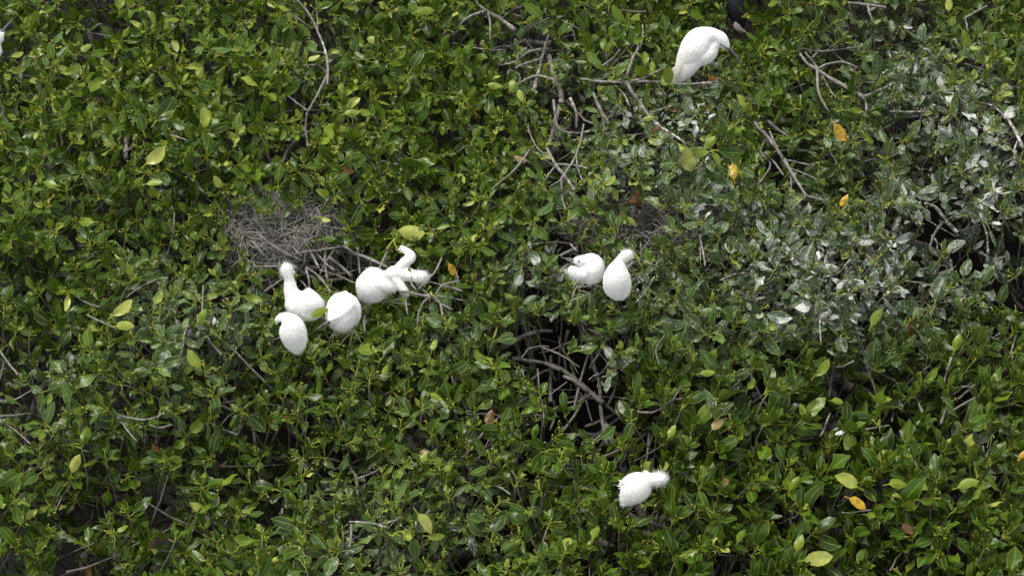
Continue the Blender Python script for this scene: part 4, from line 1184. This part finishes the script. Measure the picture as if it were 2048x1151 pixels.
# single leaves that stand out: px, py (middle), heading in degrees (0 right, 90 up), length px, tint, age class, face tilt, label
HERO = [(1375,310,-72,56,.93,0,'large pale yellow green leaf'),(1416,289,55,36,.84,0,0),(1404,305,185,40,.80,0,0),(1430,313,-58,30,.84,0,0),(1454,302,-4,54,.48,0,0),
 (831,466,178,58,.88,0,'large pale yellow green leaf above the open winged chick'),(305,316,42,50,.88,0,0),(103,369,170,32,.86,0,0),(176,444,180,34,.86,0,0),(303,366,10,34,.87,0,0),
 (238,620,38,50,.90,.0,'pale pinkish green leaf'),(243,650,8,36,.92,0,0),(313,598,60,32,.90,0,0),(400,636,60,34,.85,0,0),(740,700,178,44,.86,0,0),(634,628,27,40,.83,0,'yellow green leaf over the tail of a chick'),
 (637,654,40,38,.74,0,0),(904,537,-60,32,.8,.33,'bright yellow leaf'),(1679,262,-55,48,.8,.33,'yellow leaf'),(1686,402,62,32,.8,.30,'yellow leaf'),(1466,347,100,36,.8,.16,'yellow green leaf turning yellow'),
 (1312,259,30,26,.8,.75,'brown leaf'),(690,338,-20,38,.8,.74,'red brown leaf'),(979,838,82,40,.8,.76,'red brown leaf'),(312,896,-50,30,.8,.74,'orange brown leaf'),(848,902,10,24,.8,.72,'orange brown leaf'),
 (1824,650,-70,44,.8,.80,'dark brown leaf'),(1043,318,160,34,.8,.55,'pinkish tan leaf'),(1046,188,-60,24,.8,.55,'pinkish tan leaf'),(1714,1002,-22,44,.8,.24,'mottled yellow leaf'),
 (1815,1054,-35,36,.8,.70,'orange brown leaf'),(2042,916,70,34,.8,.33,'yellow leaf'),(1628,1115,14,60,.90,0,'long pale leaf'),(846,1040,-55,52,.90,0,'long pale leaf'),(866,1071,0,34,.86,0,0),
 (1433,848,50,38,.9,.50,'grey white leaf'),(1449,966,80,24,.8,.68,'dry brown leaf'),(985,170,0,30,.84,0,0),(1022,172,80,26,.83,0,0),(1260,440,-40,26,.86,0,0),(140,140,20,34,.88,0,0),(168,96,50,26,.85,0,0),
 (238,8,90,34,.86,0,0),(565,15,-10,24,.88,0,0),(560,38,-90,26,.62,0,0),(1300,235,190,24,.84,0,0),(700,15,0,22,.86,0,0),(845,20,20,36,.78,0,0),(1290,120,90,26,.86,0,0),(1305,130,-80,26,.86,0,0),
 (865,692,80,26,.85,0,0),(1750,640,60,40,.80,0,0),(1640,740,48,44,.86,0,0),(1672,800,0,26,.88,0,0),(1604,823,100,26,.87,0,0),(1912,690,70,40,.84,0,0),(1740,1028,0,24,.84,0,0),(1930,970,20,44,.86,0,0),
 (1950,990,45,30,.84,0,0),(1790,965,10,40,.85,0,0),(1700,965,150,50,.84,0,0),(1585,970,60,34,.80,0,0),(1595,1090,75,36,.84,0,0),(1480,1075,60,30,.80,0,0),(1850,1000,-5,34,.80,0,0),(1325,945,-70,28,.86,0,0),
 (660,270,120,30,.86,0,0),(700,225,15,34,.82,0,0),(725,223,0,28,.84,0,0),(770,745,70,26,.84,0,0),(820,540,-90,20,.88,0,0),(783,540,20,24,.86,0,0),(1500,770,60,26,.82,0,0),(1410,745,10,30,.87,0,0),(1340,865,70,28,.85,0,0),
 (45,345,60,22,.86,0,0),(30,110,20,26,.90,0,0),(330,225,40,32,.7,0,0),(325,225,55,60,.34,0,'large dark bluish leaf'),(282,250,110,44,.34,0,0),(1155,625,-90,44,.7,0,0),
 (25,800,150,30,.6,0,0),(80,805,80,34,.6,0,0),(110,775,20,44,.5,0,0),(95,800,60,26,.86,0,0),(868,790,-20,30,.86,0,0),(845,915,70,24,.87,0,0),(1520,200,80,34,.62,0,0),(1930,70,-60,36,.84,0,0),(1905,150,-60,34,.82,0,0)]
hb, hd, hn, hs_, hv, ht, hg, ha, hl = [], [], [], [], [], [], [], [], []
for k, (x, y, ang, L, ti, ag, lab) in enumerate(HERO):
    lift = .10 if k not in (15, 16) else (.17 if k == 15 else .0)
    if ag > .5 : lift = .035
    z = float(surf(np.array(float(x)), np.array(float(y)))) + lift
    c = W(np.array(float(x)), np.array(float(y)), np.array(z)); sc_ = px_scale(float((c - CAM) @ D))
    a = math.radians(ang)
    dv = nrm(math.cos(a) * Rv + math.sin(a) * Uv + Fv * lr.normal(0.0, .12))
    nn = Fv * 1.1 + np.array([lr.normal(0, .2), lr.normal(0, .2), .25])
    nn = nrm(nn - dv * (nn @ dv))
    hb.append(c - dv * L * sc_ * .62); hd.append(dv); hn.append(nn); hs_.append(L * sc_ * (1.02 if ag < .2 else .9)); hv.append([1, 3, 5, 7, 9, 11][k % 6]); ht.append(min(1.0, ti + .10) if (ti > .8 and L > 46) else ti); hg.append(.25 * guano_at(np.array(float(x)), np.array(float(y))) + .08); ha.append(ag); hl.append(lab)
    for f in ((.15, .4, .65, .9) if ag < .5 else (.5, .75)):
        q = hb[-1] + dv * L * sc_ * 1.2 * f
        a_, b_, c_ = proj(q); mask_disc(a_, b_, L * .17, c_ - .005)
# leaves in front of the standing-out ones go too
k2 = np.ones(NL, bool)
for f in (.2, .6, .9):
    q = base + dirv * (size * 1.2 * f)[:, None]
    px, py, dp = proj(q)
    ix = (px / 4 + 20).astype(int).clip(0, mask.shape[1] - 1); iy = (py / 4 + 20).astype(int).clip(0, mask.shape[0] - 1)
    k2 &= ~(dp < mask[iy, ix])
base, dirv, nor, size, var, tint, gu, age, LI, layer = [a[k2] for a in (base, dirv, nor, size, var, tint, gu, age, LI, layer)]
nh = len(HERO)
base = np.vstack([hb, base]); dirv = np.vstack([hd, dirv]); nor = np.vstack([hn, nor]); size = np.concatenate([hs_, size]); var = np.concatenate([hv, var])
tint = np.concatenate([ht, tint]); gu = np.concatenate([np.array(hg).ravel(), gu]); age = np.concatenate([ha, age])
LI = np.concatenate([np.full(nh, -1), LI]); layer = np.concatenate([np.zeros(nh), layer])
NL = len(base)

Yv = dirv; Zv = nrm(nor - dirv * (nor * dirv).sum(-1, keepdims=True)); Xv = np.cross(Yv, Zv)
cpx, cpy, _ = proj(base + dirv * (size * .6)[:, None])
ltree = tree_of(cpx, cpy)
off_frame = (cpx < -60) | (cpx > 2110) | (cpy < -60) | (cpy > 1210)

# which leaves show largest: a ray for every few pixels against leaf outlines
mid = base + Yv * (size * .72)[:, None]
hw = (size * .26)[:, None]
O = np.stack([base + Yv * (size * .26)[:, None], mid - Xv * hw, base + Yv * (size * 1.22)[:, None], mid + Xv * hw], 1).reshape(-1, 3)
bvh = BVHTree.FromPolygons(O.tolist(), np.arange(NL * 4).reshape(-1, 4).tolist())
gxs = np.arange(2, 2048, 4.5); gys = np.arange(2, 1151, 4.5)
GX, GY = np.meshgrid(gxs, gys)
rd = ray(GX.ravel(), GY.ravel())
cv = Vector(CAM)
hits = np.zeros(NL, int)
for d in rd.tolist():
    r = bvh.ray_cast(cv, Vector(d))
    if r[2] is not None: hits[r[2]] += 1
hits[:nh] += 1000

for ti in range(len(TREES)):
    idx = np.where(ltree == ti)[0]
    order = idx[np.argsort(-hits[idx], kind='stable')]
    single = order[:300]; rest = order[300:]
    to = tree_obj[ti]
    inv = Matrix.Translation(-Vector(to.location))
    for i in single.tolist():
        o = bpy.data.objects.new('leaf', leaf_me[int(var[i])])
        s_ = float(size[i])
        M = Matrix(((Xv[i, 0] * s_, Yv[i, 0] * s_, Zv[i, 0] * s_, base[i, 0]), (Xv[i, 1] * s_, Yv[i, 1] * s_, Zv[i, 1] * s_, base[i, 1]),
                    (Xv[i, 2] * s_, Yv[i, 2] * s_, Zv[i, 2] * s_, base[i, 2]), (0, 0, 0, 1)))
        o.parent = to; o.matrix_parent_inverse = inv
        o.matrix_basis = M
        o.color = (float(tint[i]), float(gu[i]), float(age[i]), 1)
        if i < nh and hl[i]: o['label'] = hl[i]
        col.objects.link(o)
    Vs, Qs, UVs, Cs, off = [], [], [], [], 0
    for lod, S_ in ((0, HI), (1, LO)):
        for k in range(NV):
            m = rest[(var[rest] == k) & (((layer[rest] >= 2) | off_frame[rest]) == bool(lod))]
            if not len(m): continue
            V, Q, uv = S_[k]
            VV = base[m][:, None] + size[m][:, None, None] * (V[None, :, 0:1] * Xv[m][:, None] + V[None, :, 1:2] * Yv[m][:, None] + V[None, :, 2:3] * Zv[m][:, None])
            nvv = len(V)
            Vs.append(VV.reshape(-1, 3)); Qs.append((Q[None] + (np.arange(len(m)) * nvv)[:, None, None] + off).reshape(-1, 4)); off += nvv * len(m)
            UVs.append(np.tile(uv, (len(m), 1)))
            Cs.append(np.repeat(np.stack([tint[m], gu[m], age[m]], 1), nvv, 0))
    me = mesh_np('leaves', np.vstack(Vs), np.vstack(Qs), uv=np.vstack(UVs), colr=np.vstack(Cs))
    link('leaves', me, M_LEAF, to, kind='stuff', ocol=(0, 0, 0, 1))

# ------------------------------------------------------------------ twigs, buds and flower stalks of the rosettes
used = np.unique(LI[LI >= 0])
R0 = ros[used, :3]; RA = ax[used]; NRu = len(used)
K = 6
tt = np.linspace(0, 1, K)
lenT = lr.uniform(.22, .45, NRu)
sag = nrm(np.stack([lr.normal(0, .5, NRu), lr.normal(0, .5, NRu), np.full(NRu, -1.0)], 1))
P = R0[:, None] - RA[:, None] * (tt * lenT[:, None])[..., None] * .6 + sag[:, None] * ((tt ** 1.6) * lenT[:, None])[..., None] * .7
P += lr.normal(0, .004, P.shape) * tt[None, :, None]
Rr = (.0030 + .0035 * tt)[None] * lr.uniform(.8, 1.25, NRu)[:, None]
gr = guano_at(rpx[used], rpy[used])
C = np.zeros((NRu, K, 3)); C[..., 0] = .05 + tt * 1.6 * lr.uniform(.6, 1.3, NRu)[:, None]; C[..., 1] = gr[:, None] * .8; C[..., 2] = .25
rt = tree_of(rpx[used], rpy[used])
# grey inner branchwork
NB = 1500
bx = lr.uniform(-3.2, 3.2, NB); by = lr.uniform(-2.5, 3.0, NB)
bz = height0(bx, by) - lr.uniform(.16, .75, NB)
ba = lr.uniform(0, 6.28, NB); be = lr.normal(.25, .45, NB); bl = lr.uniform(.25, .75, NB)
bd = np.stack([np.cos(ba) * np.cos(be), np.sin(ba) * np.cos(be), np.sin(be)], 1)
PB = np.stack([bx, by, bz], 1)[:, None] + bd[:, None] * ((tt - .5) * bl[:, None])[..., None] + np.cumsum(lr.normal(0, .014, (NB, K, 3)), 1)
RB = lr.uniform(.003, .010, NB)[:, None] * (1 - .4 * tt)[None]
for q in range(150):
    cx_, cy_, sx_, sy_ = ((1125, 730, 70, 50), (1125, 730, 70, 50), (660, 520, 70, 25), (1125, 730, 70, 50), (1060, 95, 50, 20))[q % 5]
    x_, y_ = cx_ + lr.normal(0, sx_), cy_ + lr.normal(0, sy_)
    z_ = float(surf(np.array(x_), np.array(y_))) - lr.uniform(.05, .5)
    a_ = lr.uniform(0, 6.28); L_ = lr.uniform(.15, .45)
    d_ = np.array([math.cos(a_), math.sin(a_), lr.normal(0, .5)])
    PB[q] = W(np.array(x_), np.array(y_), np.array(z_)) + d_ * ((tt - .5) * L_)[:, None] + np.cumsum(lr.normal(0, .008, (K, 3)), 0)
    RB[q] = lr.uniform(.002, .0045)
bpx, bpy_, bdp = proj(PB[:, K // 2])
bt = tree_of(bpx, bpy_)
CB = np.zeros((NB, K, 3)); CB[..., 0] = .9; CB[..., 1] = (guano_at(bpx, bpy_) * .9 + .12)[:, None]; CB[..., 2] = lr.uniform(0, .6, NB)[:, None]
okb = ~((np.hypot((bpx - 1885) / 90, (bpy_ - 490) / 48) < 1) & (np.arange(NB) % 9 > 0))
for j in range(K):
    a_, b_, c_ = proj(PB[:, j])
    okb &= ~(c_ < mask[(b_ / 4 + 20).astype(int).clip(0, mask.shape[0] - 1), (a_ / 4 + 20).astype(int).clip(0, mask.shape[1] - 1)])
okt = np.ones(NRu, bool)
for j in range(K):
    a_, b_, c_ = proj(P[:, j])
    okt &= ~(c_ < mask[(b_ / 4 + 20).astype(int).clip(0, mask.shape[0] - 1), (a_ / 4 + 20).astype(int).clip(0, mask.shape[1] - 1)])

# stalks: each rosette up to four forked stalks with small buds, and the pointed terminal bud
st_P, st_R, st_T = [], [], []
for i in range(NRu):
    if ros[used[i], 3] > 1.5: continue
    p = R0[i]; a = RA[i]
    u_ = nrm(np.cross(a, [.3, .9, .1])); v_ = np.cross(a, u_)
    st_P.append([p, p + a * .016, p + a * .034]); st_R.append([.0030, .0028, .0004]); st_T.append(rt[i])
    for k in range(random.choice((1, 2, 3, 4, 5))):
        f = random.uniform(0, 6.28)
        r_ = math.cos(f) * u_ + math.sin(f) * v_
        e = p + r_ * random.uniform(.02, .042) + a * random.uniform(.012, .04)
        st_P.append([p + r_ * .003, (p + e) / 2 + a * .004, e]); st_R.append([.0013, .0012, .0013]); st_T.append(rt[i])
        for q in (-1, 1):
            g2 = nrm(r_ * .7 + a * .5 + q * .6 * np.cross(r_, a))
            st_P.append([e, e + g2 * .007, e + g2 * .014]); st_R.append([.0012, .0023, .0012]); st_T.append(rt[i])
st_P = np.array(st_P); st_R = np.array(st_R) * 1.15; st_T = np.array(st_T)
a_, b_, c_ = proj(st_P[:, 1])
oks = ~(c_ < mask[(b_ / 4 + 20).astype(int).clip(0, mask.shape[0] - 1), (a_ / 4 + 20).astype(int).clip(0, mask.shape[1] - 1)])
for ti in range(len(TREES)):
    m = (rt == ti) & okt; m2 = (bt == ti) & okb
    V, Q, Cc = tubes(P[m], Rr[m], 4, 0, C[m])
    V2, Q2, C2 = tubes(PB[m2], RB[m2], 5, .08, CB[m2])
    link('twigs', mesh_np('twigs', np.vstack([V, V2]), np.vstack([Q, Q2 + len(V)]), colr=np.vstack([Cc, C2])), M_BARK, tree_obj[ti], kind='stuff')
    m = (st_T == ti) & oks
    V, Q, _ = tubes(st_P[m], st_R[m], 4)
    link('flower_stalks', mesh_np('flower_stalks', V, Q), M_STALK, tree_obj[ti], kind='stuff')

# ------------------------------------------------------------------ small things
# two brown fruits hanging over the open winged chick
for (x, y, lx, ly) in ((776, 497, 789, 478), (795, 499, 788, 476), (862, 588, 870, 592)):
    z = float(surf(np.array(float(x)), np.array(float(y)))) + .04
    p = W(np.array(float(x)), np.array(float(y)), np.array(z)); dpt = float((p - CAM) @ D); sc_ = px_scale(dpt)
    tp = tree_obj[int(tree_of(np.array(float(x)), np.array(float(y))))]
    b = ball('fruit', x, y, 0, 5.0 if x < 850 else 4.0, M_FRUIT, dpt, sc_, tp)
    tube_obj('fruit_stalk', [(x, y - 2, 2), ((x + lx) / 2 - 2, (y + ly) / 2, 4), (lx, ly, 2)], [2.2, 1.4, 1.2], M_STALK, dpt, sc_, tp)

# rusty broken piece of wood lying on the brown nest
z = float(surf(np.array(1272.), np.array(396.))) - .06
p = W(np.array(1272.), np.array(396.), np.array(z)); sc_ = px_scale(float((p - CAM) @ D))
rg = np.random.default_rng(4)
dv = nrm(Uv * .95 + Rv * .2); sdv = nrm(np.cross(dv, Fv)); upv = np.cross(sdv, dv)
V, Q = [], []
S = 9
for i in range(8):
    t = i / 7
    w = (9.5 + 2.5 * math.sin(t * 5)) * (.5 if i in (0, 7) else 1)
    for j in range(S):
        a = j / S * 2 * math.pi
        V.append(p + sc_ * (dv * (t - .5) * 30 + sdv * math.cos(a) * w * (1 + .08 * rg.standard_normal()) + upv * math.sin(a) * w * .6 * (1 + .1 * rg.standard_normal())))
for i in range(7):
    for j in range(S):
        Q.append((i * S + j, i * S + (j + 1) % S, (i + 1) * S + (j + 1) % S, (i + 1) * S + j))
F3 = [(0, (j + 1), j) for j in range(1, S - 1)] + [(7 * S, 7 * S + j, 7 * S + j + 1) for j in range(1, S - 1)]
link('wood_chunk', mesh_np('wood_chunk', np.array(V), np.array(Q), np.array(F3), smooth=False), M_FLAKE, None, label='rusty brown broken piece of wood lying on the brown stick nest', cat='wood')

# drifting white feather caught on the leaves
for (x, y, L, ang, lab) in ((1682, 864, 24, 20, 'small curled white feather caught on leaves in the lower right'), (843, 268, 18, 70, None)):
    if lab is None: continue
    z = float(surf(np.array(float(x)), np.array(float(y)))) + .06
    p = W(np.array(float(x)), np.array(float(y)), np.array(z)); sc_ = px_scale(float((p - CAM) @ D))
    a = math.radians(ang); dv = math.cos(a) * Rv + math.sin(a) * Uv
    v, q = vane(p - dv * L * .5 * sc_, p + dv * L * .5 * sc_, Fv, 4 * sc_, .3, 8)
    link('feather', mesh_np('feather', v, q), M_WHITE, None, label=lab, cat='feather')

print('leaves', NL, 'rosettes', NR, 'tris', sum(len(o.data.polygons) for o in bpy.data.objects if o.type == 'MESH' and o.get('kind') == 'stuff') * 2)
